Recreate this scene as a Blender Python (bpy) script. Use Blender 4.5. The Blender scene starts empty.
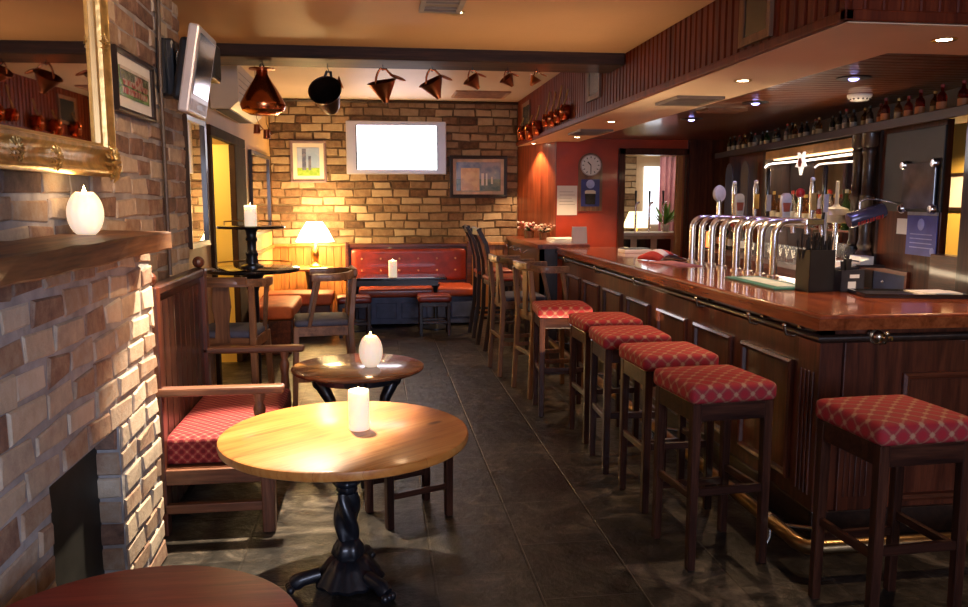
import bpy, bmesh, math, random
from mathutils import Vector as V, Matrix as MX
PI = math.pi
R = math.radians
random.seed(7)
SC = bpy.context.scene
COL = SC.collection

# ------------------------------------------------------------------ camera, world, exposure
cam = bpy.data.cameras.new('camera')
cam.sensor_width = 36
cam.lens = 800 / 968 * 36
cam.clip_start = 0.05
co = bpy.data.objects.new('camera', cam)
COL.objects.link(co)
co.location = (0, 0, 1.6)
co.rotation_euler = (R(90 - 7.37), 0, R(-7.626))
SC.camera = co
w = bpy.data.worlds.new('world')
SC.world = w
w.use_nodes = True
w.node_tree.nodes['Background'].inputs[0].default_value = (0.55, 0.68, 1, 1)
w.node_tree.nodes['Background'].inputs[1].default_value = 0.6
SC.view_settings.view_transform = 'Standard'
SC.view_settings.look = 'None'
SC.view_settings.gamma = 1
SC.view_settings.use_curve_mapping = False
SC.view_settings.exposure = 0.75
SC.cycles.sample_clamp_indirect = 3
SC.cycles.caustics_reflective = False
SC.cycles.caustics_refractive = False
SC.cycles.max_bounces = 8


def light(kind, loc, energy, col, size=0.05, aim=None, angle=90, blend=0.4, size_y=None, name='lamp_light'):
    l = bpy.data.lights.new(name, kind)
    l.energy = energy
    l.color = col
    if kind == 'AREA':
        l.size = size
        if size_y:
            l.shape = 'RECTANGLE'
            l.size_y = size_y
    else:
        l.shadow_soft_size = size
    if kind == 'SPOT':
        l.spot_size = R(angle)
        l.spot_blend = blend
    o = bpy.data.objects.new(name, l)
    COL.objects.link(o)
    o.location = loc
    if aim:
        o.rotation_euler = (V(aim) - V(loc)).to_track_quat('-Z', 'Y').to_euler()
    return o


WARM = (1, 0.63, 0.33)
AMBER = (1, 0.58, 0.25)
# daylight from the street window in the wall behind the camera
light('AREA', (1.0, -2.35, 1.75), 90, (0.66, 0.74, 1), 2.6, (-1.1, 2.2, 0.7), size_y=1.3, name='window_daylight')

# ------------------------------------------------------------------ materials
MATS = {}


def nmat(name):
    m = bpy.data.materials.new(name)
    m.use_nodes = True
    nt = m.node_tree
    return m, nt, nt.nodes['Principled BSDF']


def N(nt, t, **kw):
    n = nt.nodes.new(t)
    for k, v in kw.items():
        if k in n.inputs:
            n.inputs[k].default_value = v
        else:
            setattr(n, k, v)
    return n


def ramp(nt, stops, fac, interp='LINEAR'):
    r = N(nt, 'ShaderNodeValToRGB')
    e = r.color_ramp.elements
    r.color_ramp.interpolation = interp
    while len(e) < len(stops):
        e.new(0.5)
    for el, (p, c) in zip(e, stops):
        el.position = p
        el.color = (*c, 1)
    nt.links.new(fac, r.inputs[0])
    return r.outputs[0]


def setp(b, rough, metal=0, coat=0, coat_r=0.08, spec=0.5):
    b.inputs['Roughness'].default_value = rough
    b.inputs['Metallic'].default_value = metal
    b.inputs['Coat Weight'].default_value = coat
    b.inputs['Coat Roughness'].default_value = coat_r
    b.inputs['Specular IOR Level'].default_value = spec


def bump(nt, b, h, strength, dist=0.01):
    n = N(nt, 'ShaderNodeBump', Strength=strength, Distance=dist)
    nt.links.new(h, n.inputs['Height'])
    nt.links.new(n.outputs[0], b.inputs['Normal'])


def coords(nt, scale=(1, 1, 1), kind='Object'):
    t = N(nt, 'ShaderNodeTexCoord')
    mp = N(nt, 'ShaderNodeMapping', Scale=scale)
    nt.links.new(t.outputs[kind], mp.inputs[0])
    return mp.outputs[0]


def plain(name, c, rough=0.5, metal=0, coat=0, var=0.25, scale=9, bmp=0.0, bscale=60, spec=0.5):
    """a surface whose own colour varies softly with noise"""
    if name in MATS:
        return MATS[name]
    m, nt, b = nmat(name)
    v = coords(nt)
    n = N(nt, 'ShaderNodeTexNoise', Scale=scale, Detail=4.0)
    nt.links.new(v, n.inputs['Vector'])
    lo = tuple(x * (1 - var) for x in c)
    hi = tuple(min(1, x * (1 + var)) for x in c)
    nt.links.new(ramp(nt, [(0.3, lo), (0.7, hi)], n.outputs[0]), b.inputs['Base Color'])
    setp(b, rough, metal, coat, spec=spec)
    if bmp:
        n2 = N(nt, 'ShaderNodeTexNoise', Scale=bscale, Detail=5.0)
        nt.links.new(v, n2.inputs['Vector'])
        bump(nt, b, n2.outputs[0], bmp)
    MATS[name] = m
    return m


def wood(kind, axis='Z'):
    key = kind + axis
    if key in MATS:
        return MATS[key]
    P = dict(  # dark, mid, light, rough, coat, grain scale
        mahogany=((0.035, 0.008, 0.004), (0.085, 0.020, 0.009), (0.15, 0.038, 0.016), 0.38, 0.5, 22),
        mahogany_red=((0.10, 0.018, 0.006), (0.19, 0.036, 0.011), (0.30, 0.065, 0.02), 0.32, 0.6, 16),
        worktop=((0.13, 0.026, 0.008), (0.25, 0.058, 0.017), (0.36, 0.095, 0.03), 0.25, 0.8, 14),
        redtop=((0.20, 0.020, 0.012), (0.32, 0.036, 0.018), (0.42, 0.060, 0.030), 0.5, 0.0, 30),
        browntop=((0.07, 0.022, 0.010), (0.14, 0.048, 0.020), (0.21, 0.08, 0.035), 0.24, 0.6, 14),
        beam=((0.012, 0.006, 0.004), (0.03, 0.013, 0.008), (0.06, 0.026, 0.014), 0.55, 0.08, 14),
        pine=((0.30, 0.105, 0.022), (0.56, 0.25, 0.068), (0.68, 0.34, 0.11), 0.33, 0.35, 9),
        oak=((0.07, 0.028, 0.012), (0.16, 0.068, 0.028), (0.25, 0.115, 0.05), 0.5, 0.2, 20),
        oldbeam=((0.05, 0.020, 0.009), (0.15, 0.062, 0.024), (0.27, 0.13, 0.055), 0.6, 0.1, 14),
        dark=((0.010, 0.005, 0.004), (0.024, 0.011, 0.007), (0.045, 0.02, 0.012), 0.42, 0.3, 20),
        stool=((0.012, 0.005, 0.004), (0.032, 0.011, 0.007), (0.07, 0.025, 0.014), 0.36, 0.4, 24),
        settle=((0.06, 0.022, 0.010), (0.13, 0.048, 0.022), (0.23, 0.095, 0.048), 0.42, 0.3, 18),
        panel=((0.032, 0.008, 0.004), (0.07, 0.018, 0.008), (0.115, 0.032, 0.013), 0.4, 0.12, 16),
        honey=((0.28, 0.10, 0.025), (0.45, 0.18, 0.045), (0.58, 0.26, 0.075), 0.42, 0.3, 14),
        board=((0.07, 0.010, 0.0035), (0.125, 0.019, 0.0055), (0.18, 0.032, 0.009), 0.5, 0.0, 14),
        slats=((0.075, 0.018, 0.006), (0.13, 0.034, 0.011), (0.19, 0.055, 0.018), 0.3, 0.5, 14),
    )[kind]
    m, nt, b = nmat(kind + '_wood_' + axis)
    s = {'X': (0.07, 1, 1), 'Y': (1, 0.07, 1), 'Z': (1, 1, 0.07)}[axis]
    v = coords(nt, s)
    n = N(nt, 'ShaderNodeTexNoise', Scale=P[5], Detail=6.0, Roughness=0.6, Distortion=0.6)
    nt.links.new(v, n.inputs['Vector'])
    n2 = N(nt, 'ShaderNodeTexNoise', Scale=P[5] * 6, Detail=3.0)
    nt.links.new(v, n2.inputs['Vector'])
    mx = N(nt, 'ShaderNodeMath', operation='MULTIPLY_ADD')
    mx.inputs[1].default_value = 0.35
    nt.links.new(n2.outputs[0], mx.inputs[0])
    nt.links.new(n.outputs[0], mx.inputs[2])
    nt.links.new(ramp(nt, [(0.46, P[0]), (0.66, P[1]), (0.86, P[2])], mx.outputs[0]), b.inputs['Base Color'])
    setp(b, P[3], 0, P[4], spec=0.2 if kind in ('board', 'beam', 'stool', 'panel') else 0.5)
    bump(nt, b, n2.outputs[0], 0.08, 0.004)
    MATS[key] = m
    return m


def emit(name, c, strength):
    if name in MATS:
        return MATS[name]
    m, nt, b = nmat(name)
    b.inputs['Base Color'].default_value = (*c, 1)
    b.inputs['Emission Color'].default_value = (*c, 1)
    b.inputs['Emission Strength'].default_value = strength
    MATS[name] = m
    return m


def glass(name, c, rough=0.03):
    if name in MATS:
        return MATS[name]
    m, nt, b = nmat(name)
    b.inputs['Base Color'].default_value = (*c, 1)
    b.inputs['Transmission Weight'].default_value = 0.9
    setp(b, rough)
    MATS[name] = m
    return m


def brick_mat(name, stops, rough=0.9):
    m, nt, b = nmat(name)
    a = N(nt, 'ShaderNodeAttribute', attribute_name='tone')
    v = coords(nt)
    n = N(nt, 'ShaderNodeTexNoise', Scale=14.0, Detail=7.0, Roughness=0.7)
    nt.links.new(v, n.inputs['Vector'])
    ad = N(nt, 'ShaderNodeMath', operation='MULTIPLY_ADD')
    ad.inputs[1].default_value = 0.95
    nt.links.new(n.outputs[0], ad.inputs[0])
    nt.links.new(a.outputs['Fac'], ad.inputs[2])
    sb = N(nt, 'ShaderNodeMath', operation='SUBTRACT')
    sb.inputs[1].default_value = 0.46
    nt.links.new(ad.outputs[0], sb.inputs[0])
    nt.links.new(ramp(nt, stops, sb.outputs[0]), b.inputs['Base Color'])
    setp(b, rough, spec=0.3)
    n2 = N(nt, 'ShaderNodeTexNoise', Scale=55.0, Detail=6.0, Roughness=0.7)
    nt.links.new(v, n2.inputs['Vector'])
    bump(nt, b, n2.outputs[0], 0.55, 0.008)
    return m


BUFF = brick_mat('old_buff_brick', [(0.0, (0.12, 0.075, 0.06)), (0.2, (0.24, 0.14, 0.10)), (0.4, (0.36, 0.25, 0.17)), (0.55, (0.40, 0.32, 0.25)), (0.75, (0.52, 0.42, 0.31)), (1.0, (0.60, 0.52, 0.42))])
BACKB = brick_mat('back_wall_brick', [(0.0, (0.08, 0.045, 0.028)), (0.3, (0.20, 0.12, 0.068)), (0.6, (0.32, 0.22, 0.13)), (1.0, (0.46, 0.35, 0.22))])
MORTAR = plain('lime_mortar', (0.34, 0.32, 0.32), 0.95, var=0.3, bmp=0.5, bscale=40, spec=0.2)
MORTARB = plain('brown_mortar', (0.13, 0.09, 0.055), 0.95, var=0.3, bmp=0.5, bscale=40, spec=0.2)
PLASTER = plain('tobacco_ceiling_paint', (0.42, 0.215, 0.09), 0.55, var=0.07, scale=1.5, bmp=0.1, bscale=25)
PLASTER2 = plain('cream_ceiling_paint', (0.62, 0.50, 0.36), 0.55, var=0.05, scale=1.5)
SOFFIT = plain('cream_soffit_paint', (0.76, 0.55, 0.36), 0.55, var=0.05, scale=2)
OCHRE = plain('ochre_wall_paint', (0.60, 0.36, 0.14), 0.6, var=0.08, scale=2)
YELLOW = plain('yellow_wall_paint', (0.72, 0.50, 0.10), 0.6, var=0.05, scale=2)
REDWALL = plain('red_wall_paint', (0.42, 0.045, 0.010), 0.35, coat=0.3, var=0.15, scale=5)
IRON = plain('black_cast_iron', (0.013, 0.014, 0.02), 0.35, 0.3, coat=0.3, var=0.3, scale=30, bmp=0.2, bscale=30)
BLACK = plain('black_plastic', (0.012, 0.012, 0.014), 0.4, var=0.2)
BLACKGLOSS = plain('black_gloss', (0.01, 0.009, 0.01), 0.12, coat=0.6, var=0.2)
SILVER = plain('silver_plastic', (0.52, 0.50, 0.53), 0.35, 0.3, var=0.04)
CHROME = plain('polished_chrome', (0.90, 0.88, 0.86), 0.22, 1.0, var=0.03)
BRASS = plain('worn_brass', (0.55, 0.36, 0.13), 0.28, 1.0, var=0.2)
NICKEL = plain('aged_nickel', (0.62, 0.54, 0.42), 0.25, 1.0, var=0.2)
COPPER = plain('polished_copper', (0.62, 0.20, 0.08), 0.2, 1.0, var=0.25)
DARKCOPPER = plain('dark_copper', (0.33, 0.10, 0.045), 0.3, 1.0, var=0.3)
GILT = plain('gilt_gesso', (0.62, 0.42, 0.16), 0.32, 0.85, var=0.3, scale=20, bmp=0.25, bscale=50)
MIRROR = plain('mirror_silvering', (0.82, 0.80, 0.76), 0.02, 1.0, var=0.0)
WHITE = plain('white_paper', (0.80, 0.78, 0.74), 0.6, var=0.03)
WHITEP = plain('white_plastic', (0.75, 0.72, 0.68), 0.4, var=0.03)
CREAM = plain('cream_paper', (0.76, 0.70, 0.58), 0.6, var=0.05)
NAVY = plain('navy_upholstery', (0.055, 0.06, 0.10), 0.75, var=0.25, bmp=0.2)
BLUEGREY = plain('blue_grey_panel', (0.07, 0.085, 0.16), 0.5, var=0.3)  # even blue grey for the bench base
GREEN = plain('green_rubber', (0.02, 0.15, 0.10), 0.5, var=0.15)
REDVINYL = plain('red_leather', (0.22, 0.022, 0.009), 0.42, coat=0.15, var=0.25, scale=12, bmp=0.1, bscale=30)
ORANGEV = plain('orange_red_fabric', (0.55, 0.13, 0.04), 0.6, var=0.2)
FLAME = emit('candle_flame', (1, 0.72, 0.32), 45)
BULB = emit('lit_bulb', (1, 0.82, 0.55), 25)
BLUEBULB = emit('lit_blue_led', (0.40, 0.38, 1), 7)


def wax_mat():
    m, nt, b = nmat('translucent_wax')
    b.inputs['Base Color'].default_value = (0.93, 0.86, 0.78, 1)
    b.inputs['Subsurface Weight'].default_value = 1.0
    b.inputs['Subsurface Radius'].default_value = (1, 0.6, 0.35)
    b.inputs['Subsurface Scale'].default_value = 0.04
    # added emission stands in for flame light passing through the wax
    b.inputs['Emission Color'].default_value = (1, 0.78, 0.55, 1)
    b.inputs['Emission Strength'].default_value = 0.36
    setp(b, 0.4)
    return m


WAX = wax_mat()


def floor_mat():
    m, nt, b = nmat('slate_flagstones')
    v = coords(nt)
    br = N(nt, 'ShaderNodeTexBrick', offset=0.5)
    for k, x in (('Scale', 1.0), ('Mortar Size', 0.006), ('Mortar Smooth', 0.4), ('Brick Width', 0.52), ('Row Height', 0.42), ('Bias', 0.0)):
        br.inputs[k].default_value = x
    br.inputs['Color1'].default_value = (0, 0, 0, 1)
    br.inputs['Color2'].default_value = (1, 1, 1, 1)
    br.inputs['Mortar'].default_value = (0.5, 0.5, 0.5, 1)
    rot = N(nt, 'ShaderNodeMapping')
    rot.inputs['Rotation'].default_value = (0, 0, R(90))
    rot.inputs['Location'].default_value = (0.13, 0.2, 0)
    nt.links.new(v, rot.inputs[0])
    nt.links.new(rot.outputs[0], br.inputs['Vector'])
    n = N(nt, 'ShaderNodeTexNoise', Scale=4.5, Detail=9.0, Roughness=0.75, Distortion=1.2)
    nt.links.new(v, n.inputs['Vector'])
    ad = N(nt, 'ShaderNodeMath', operation='MULTIPLY_ADD')
    ad.inputs[1].default_value = 0.16
    nt.links.new(br.outputs['Color'], ad.inputs[0])
    nt.links.new(n.outputs[0], ad.inputs[2])
    c = ramp(nt, [(0.38, (0.003, 0.0026, 0.0024)), (0.52, (0.009, 0.0078, 0.0068)), (0.63, (0.026, 0.022, 0.018)), (0.8, (0.12, 0.10, 0.078))], ad.outputs[0])
    mixn = N(nt, 'ShaderNodeMixRGB')
    mixn.inputs[2].default_value = (0.04, 0.034, 0.027, 1)
    mf = N(nt, 'ShaderNodeMath', operation='MULTIPLY')
    mf.inputs[1].default_value = 0.15
    nt.links.new(br.outputs['Fac'], mf.inputs[0])
    nt.links.new(mf.outputs[0], mixn.inputs[0])
    nt.links.new(c, mixn.inputs[1])
    nt.links.new(mixn.outputs[0], b.inputs['Base Color'])
    n3 = N(nt, 'ShaderNodeTexNoise', Scale=9.0, Detail=8.0, Roughness=0.65)
    nt.links.new(v, n3.inputs['Vector'])
    rr = N(nt, 'ShaderNodeMapRange')
    rr.inputs['To Min'].default_value = 0.22
    rr.inputs['To Max'].default_value = 0.55
    nt.links.new(n3.outputs[0], rr.inputs[0])
    nt.links.new(rr.outputs[0], b.inputs['Roughness'])
    b.inputs['Specular IOR Level'].default_value = 0.28
    sb = N(nt, 'ShaderNodeMath', operation='SUBTRACT')
    nt.links.new(n3.outputs[0], sb.inputs[0])
    nt.links.new(br.outputs['Fac'], sb.inputs[1])
    bump(nt, b, sb.outputs[0], 0.5, 0.02)
    return m


def fabric_mat(name, ground, dark, line, p=0.062):
    """red weave with a gold trellis and darker medallions, laid out by UV"""
    m, nt, b = nmat(name)
    t = N(nt, 'ShaderNodeUVMap')
    s = N(nt, 'ShaderNodeSeparateXYZ')
    nt.links.new(t.outputs[0], s.inputs[0])

    def mth(op, a, c=None, val=None):
        k = N(nt, 'ShaderNodeMath', operation=op)
        nt.links.new(a, k.inputs[0])
        if c is not None:
            nt.links.new(c, k.inputs[1])
        if val is not None:
            k.inputs[1].default_value = val
        return k.outputs[0]
    u = mth('MULTIPLY', mth('ADD', s.outputs[0], s.outputs[1]), val=1 / p)
    w_ = mth('MULTIPLY', mth('SUBTRACT', s.outputs[0], s.outputs[1]), val=1 / p)

    def tri(x):
        return mth('ABSOLUTE', mth('SUBTRACT', mth('FRACT', x), val=0.5))
    tu, tw = tri(u), tri(w_)
    edge = mth('MAXIMUM', tu, tw)       # 0.5 on the trellis lines
    knot = mth('MINIMUM', tu, tw)       # 0.5 only at the crossings
    cen = mth('ADD', mth('MULTIPLY', tu, tu), mth('MULTIPLY', tw, tw))
    medal = ramp(nt, [(0.0, dark), (0.075, dark), (0.10, ground), (1, ground)], cen)
    n = N(nt, 'ShaderNodeTexNoise', Scale=260.0, Detail=2.0)
    nt.links.new(t.outputs[0], n.inputs['Vector'])
    f1 = ramp(nt, [(0.40, (0, 0, 0)), (0.46, (1, 1, 1))], edge)
    f2 = ramp(nt, [(0.30, (0, 0, 0)), (0.38, (1, 1, 1))], knot)
    mixa = N(nt, 'ShaderNodeMixRGB')
    nt.links.new(mth('MULTIPLY', f1, val=0.38), mixa.inputs[0])
    nt.links.new(medal, mixa.inputs[1])
    mixa.inputs[2].default_value = (*line, 1)
    mixb = N(nt, 'ShaderNodeMixRGB')
    nt.links.new(mth('MULTIPLY', f2, val=0.6), mixb.inputs[0])
    nt.links.new(mixa.outputs[0], mixb.inputs[1])
    mixb.inputs[2].default_value = (line[0] * 1.25, line[1] * 1.3, line[2] * 1.2, 1)
    nt.links.new(mixb.outputs[0], b.inputs['Base Color'])
    setp(b, 0.75, spec=0.3)
    bump(nt, b, n.outputs[0], 0.25, 0.003)
    return m


FABRIC = fabric_mat('red_gold_trellis_fabric', (0.27, 0.024, 0.028), (0.31, 0.014, 0.022), (0.34, 0.20, 0.12), 0.078)
FABRIC2 = fabric_mat('crimson_settle_fabric', (0.22, 0.020, 0.026), (0.13, 0.008, 0.014), (0.34, 0.14, 0.10), 0.05)

# ------------------------------------------------------------------ mesh building


class G:
    def __init__(s):
        s.bm = bmesh.new()
        s.tone = s.bm.verts.layers.float.new('tone')
        s.mi = 0

    def _f(s, vs):
        try:
            f = s.bm.faces.new(vs)
            f.material_index = s.mi
            return f
        except ValueError:
            return None

    def box(s, x0, x1, y0, y1, z0, z1, bev=0.0, seg=2, M=None):
        vs = [s.bm.verts.new((x, y, z)) for z in (z0, z1) for y in (y0, y1) for x in (x0, x1)]
        fs = [s._f([vs[i] for i in q]) for q in ((0, 2, 3, 1), (4, 5, 7, 6), (0, 1, 5, 4), (2, 6, 7, 3), (0, 4, 6, 2), (1, 3, 7, 5))]
        if bev:
            es = list({e for f in fs for e in f.edges})
            r = bmesh.ops.bevel(s.bm, geom=es, offset=bev, segments=seg, affect='EDGES', profile=0.5)
            vs = list({v for f in r['faces'] for v in f.verts} | {v for v in vs if v.is_valid})
            for f in r['faces']:
                f.material_index = s.mi
        if M is not None:
            bmesh.ops.transform(s.bm, matrix=M, verts=[v for v in vs if v.is_valid])
        return s

    def rbox(s, cx, cy, z0, z1, sx, sy, r, crown=0.0, n=9):
        """rounded cushion with a domed top"""
        hx, hy, hz = sx / 2, sy / 2, (z1 - z0) / 2
        cz = (z0 + z1) / 2
        tmp = bmesh.new()
        bmesh.ops.create_cube(tmp, size=2)
        bmesh.ops.subdivide_edges(tmp, edges=tmp.edges[:], cuts=n, use_grid_fill=True)
        mp = {}
        for v in tmp.verts:
            e = [math.copysign(abs(c) ** 0.55, c) if abs(c) > 1e-6 else 0 for c in v.co]
            p = V((e[0] * hx, e[1] * hy, e[2] * hz))
            q = V((max(-(hx - r), min(hx - r, p.x)), max(-(hy - r), min(hy - r, p.y)), max(-(hz - r), min(hz - r, p.z))))
            d = p - q
            if d.length > 1e-7:
                p = q + d.normalized() * r
            if v.co.z > 0:
                p.z += crown * (1 - (p.x / hx) ** 2) * (1 - (p.y / hy) ** 2) * v.co.z
            mp[v] = s.bm.verts.new((cx + p.x, cy + p.y, cz + p.z))
        for f in tmp.faces:
            s._f([mp[v] for v in f.verts])
        tmp.free()
        return s

    def lathe(s, prof, seg=24, M=None, fn=None):
        """prof: (r, z) from bottom to top; fn(r, z, a) may warp the radius"""
        rings = []
        for r, z in prof:
            if r < 1e-6:
                rings.append([s.bm.verts.new((0, 0, z))])
            else:
                rings.append([s.bm.verts.new(((fn(r, z, a) if fn else r) * math.cos(a), (fn(r, z, a) if fn else r) * math.sin(a), z)) for a in (2 * PI * k / seg for k in range(seg))])
        for A, B in zip(rings, rings[1:]):
            for k in range(seg):
                j = (k + 1) % seg
                if len(A) == 1 and len(B) == 1:
                    continue
                if len(A) == 1:
                    s._f([A[0], B[j], B[k]])
                elif len(B) == 1:
                    s._f([A[k], A[j], B[0]])
                else:
                    s._f([A[k], A[j], B[j], B[k]])
        if len(rings[0]) > 1:
            s._f(rings[0][::-1])
        if len(rings[-1]) > 1:
            s._f(rings[-1])
        if M is not None:
            bmesh.ops.transform(s.bm, matrix=M, verts=[v for q in rings for v in q])
        return s

    def tube(s, pts, r, seg=10, closed=False, rs=None, sec=None):
        """round (or sec = 2D outline) sweep along points"""
        pts = [V(p) for p in pts]
        n = len(pts)
        rings = []
        up = None
        for i, p in enumerate(pts):
            a = pts[(i - 1) % n] if (closed or i) else p
            b = pts[(i + 1) % n] if (closed or i < n - 1) else p
            t = (b - a).normalized()
            if up is None:
                up = V((0, 0, 1)) if abs(t.z) < 0.9 else V((0, 1, 0))
            x = up.cross(t)
            x = x.normalized() if x.length > 1e-4 else V((1, 0, 0))
            y = t.cross(x)
            up = y
            rr = rs[i] if rs else r
            if sec:
                rings.append([s.bm.verts.new(p + x * u + y * w_) for u, w_ in sec])
            else:
                rings.append([s.bm.verts.new(p + (x * math.cos(c) + y * math.sin(c)) * rr) for c in (2 * PI * k / seg for k in range(seg))])
        m = len(rings[0])
        pairs = list(zip(rings, rings[1:])) + ([(rings[-1], rings[0])] if closed else [])
        for A, B in pairs:
            for k in range(m):
                s._f([A[k], A[(k + 1) % m], B[(k + 1) % m], B[k]])
        if not closed:
            s._f(rings[0][::-1])
            s._f(rings[-1])
        return s

    def prism(s, poly, z0, z1, M=None):
        lo = [s.bm.verts.new((x, y, z0)) for x, y in poly]
        hi = [s.bm.verts.new((x, y, z1)) for x, y in poly]
        k = len(poly)
        s._f(lo[::-1])
        s._f(hi)
        for i in range(k):
            s._f([lo[i], lo[(i + 1) % k], hi[(i + 1) % k], hi[i]])
        if M is not None:
            bmesh.ops.transform(s.bm, matrix=M, verts=lo + hi)
        return s

    def leg(s, x0, y0, z0, x1, y1, z1, w0, w1, d0=None, d1=None):
        """square tapering post from the bottom point to the top point"""
        d0 = d0 or w0
        d1 = d1 or w1
        a = [s.bm.verts.new((x0 + i * w0 / 2, y0 + j * d0 / 2, z0)) for i, j in ((-1, -1), (1, -1), (1, 1), (-1, 1))]
        b = [s.bm.verts.new((x1 + i * w1 / 2, y1 + j * d1 / 2, z1)) for i, j in ((-1, -1), (1, -1), (1, 1), (-1, 1))]
        fs = [s._f(a[::-1]), s._f(b)] + [s._f([a[i], a[(i + 1) % 4], b[(i + 1) % 4], b[i]]) for i in range(4)]
        es = list({e for f in fs for e in f.edges})
        bmesh.ops.bevel(s.bm, geom=es, offset=0.004, segments=1, affect='EDGES')
        return s

    def bar(s, p, q, wd, ht):
        """rectangular bar between two points, ht measured upward"""
        p, q = V(p), V(q)
        t = (q - p).normalized()
        x = V((0, 0, 1)).cross(t)
        x = x.normalized() if x.length > 1e-4 else V((1, 0, 0))
        y = t.cross(x)
        r = []
        for c in (p, q):
            r.append([s.bm.verts.new(c + x * i * wd / 2 + y * j * ht / 2) for i, j in ((-1, -1), (1, -1), (1, 1), (-1, 1))])
        fs = [s._f(r[0][::-1]), s._f(r[1])] + [s._f([r[0][i], r[0][(i + 1) % 4], r[1][(i + 1) % 4], r[1][i]]) for i in range(4)]
        es = list({e for f in fs for e in f.edges})
        bmesh.ops.bevel(s.bm, geom=es, offset=min(wd, ht) * 0.12, segments=1, affect='EDGES')
        return s

    def ball(s, c, r, sx=1, sy=1, sz=1, seg=12, rings=8):
        M = MX.Translation(c) @ MX.Diagonal((r * sx, r * sy, r * sz, 1))
        bmesh.ops.create_uvsphere(s.bm, u_segments=seg, v_segments=rings, radius=1, matrix=M)
        return s

    def frame(s, O, U, W_, Nn, wd, ht, prof):
        """mitred rectangular moulding; prof: (inset, height off the wall)"""
        O, U, W_, Nn = V(O), V(U), V(W_), V(Nn)
        rings = []
        for (su, sv) in ((0, 0), (1, 0), (1, 1), (0, 1)):
            rings.append([s.bm.verts.new(O + U * (t if su == 0 else wd - t) + W_ * (t if sv == 0 else ht - t) + Nn * h) for t, h in prof])
        m = len(prof)
        for i in range(4):
            A, B = rings[i], rings[(i + 1) % 4]
            for k in range(m):
                s._f([A[k], B[k], B[(k + 1) % m], A[(k + 1) % m]])
        return s

    def done(s, name, mats, parent=None, smooth=None, uv=False):
        bm = s.bm
        bmesh.ops.recalc_face_normals(bm, faces=bm.faces[:])
        if uv:
            L = bm.loops.layers.uv.new('UVMap')
            for f in bm.faces:
                n = f.normal
                ax = max(range(3), key=lambda i: abs(n[i]))
                for l in f.loops:
                    c = l.vert.co
                    l[L].uv = (c.x, c.y) if ax == 2 else ((c.y, c.z) if ax == 0 else (c.x, c.z))
        me = bpy.data.meshes.new(name)
        bm.to_mesh(me)
        bm.free()
        for m in (mats if isinstance(mats, (list, tuple)) else [mats]):
            me.materials.append(m)
        if smooth:
            for p in me.polygons:
                p.use_smooth = True
            me.set_sharp_from_angle(angle=R(smooth))
        o = bpy.data.objects.new(name, me)
        COL.objects.link(o)
        if parent:
            o.parent = parent
        return o


def thing(name, label, cat, loc=(0, 0, 0), rz=0, group=None):
    o = bpy.data.objects.new(name, None)
    o.empty_display_size = 0.1
    COL.objects.link(o)
    o.location = loc
    o.rotation_euler = (0, 0, rz)
    return tag(o, label, cat, group)


def tag(o, label, cat, group=None):
    o['label'] = label
    o['category'] = cat
    if group:
        o['group'] = group
    return o


def struct(o):
    o['kind'] = 'structure'
    return o


def dup(root, loc, rz, label, group=None):
    r = root.copy()
    COL.objects.link(r)
    r.location = loc
    r.rotation_euler = (0, 0, rz)
    r['label'] = label
    if group:
        r['group'] = group
    for ch in root.children:
        c = ch.copy()
        COL.objects.link(c)
        c.parent = r
        for g in ch.children:
            d = g.copy()
            COL.objects.link(d)
            d.parent = c
    return r


def bricks(g, O, U, W_, Nn, wd, ht, bl=0.23, bh=0.095, joint=0.014, depth=0.02, holes=(), rough=0.006, seed=1, lo=0.05, hi=0.95):
    rnd = random.Random(seed)
    O, U, W_, Nn = V(O), V(U), V(W_), V(Nn)
    rows = int(math.ceil(ht / bh - 1e-6))
    for r in range(rows):
        v0, v1 = r * bh, min((r + 1) * bh, ht)
        if v1 - v0 < 0.03:
            continue
        spans = [(0, wd)]
        for (a, b, c, d) in holes:
            if c - 1e-6 < (v0 + v1) / 2 < d + 1e-6:
                spans = [q for (p0, p1) in spans for q in ((p0, min(p1, a)), (max(p0, b), p1)) if q[1] - q[0] > 0.02]
        for p0, p1 in spans:
            u = p0 - (bl * 0.5 if r % 2 else 0) - rnd.random() * 0.05
            while u < p1:
                ln = bl * rnd.uniform(0.82, 1.2)
                a, b = max(u, p0), min(u + ln, p1)
                u += ln
                if p1 - u < 0.06:
                    b = p1
                    u = p1
                if b - a < 0.04:
                    continue
                t = rnd.uniform(lo, hi)
                j = joint / 2
                pr = depth * rnd.uniform(0.6, 1.25)
                c4 = ((a + j, v0 + j), (b - j, v0 + j), (b - j, v1 - j), (a + j, v1 - j))
                jit = [(rnd.uniform(-rough, rough), rnd.uniform(-rough, rough)) for _ in c4]
                rings = []
                for dd, ins in ((-0.004, 0), (pr * 0.45, 0.0), (pr, 0.006)):
                    ring = []
                    for k, (x, y) in enumerate(c4):
                        sx = 1 if k in (0, 3) else -1
                        sy = 1 if k in (0, 1) else -1
                        vv = g.bm.verts.new(O + U * (x + jit[k][0] + sx * ins) + W_ * (y + jit[k][1] + sy * ins) + Nn * (dd + (rnd.uniform(-0.003, 0.003) if ins else 0)))
                        vv[g.tone] = t
                        ring.append(vv)
                    rings.append(ring)
                g.mi = 1
                for A, B in zip(rings, rings[1:]):
                    for k in range(4):
                        g._f([A[k], A[(k + 1) % 4], B[(k + 1) % 4], B[k]])
                g._f(rings[-1])
                g.mi = 0
    return g


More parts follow.
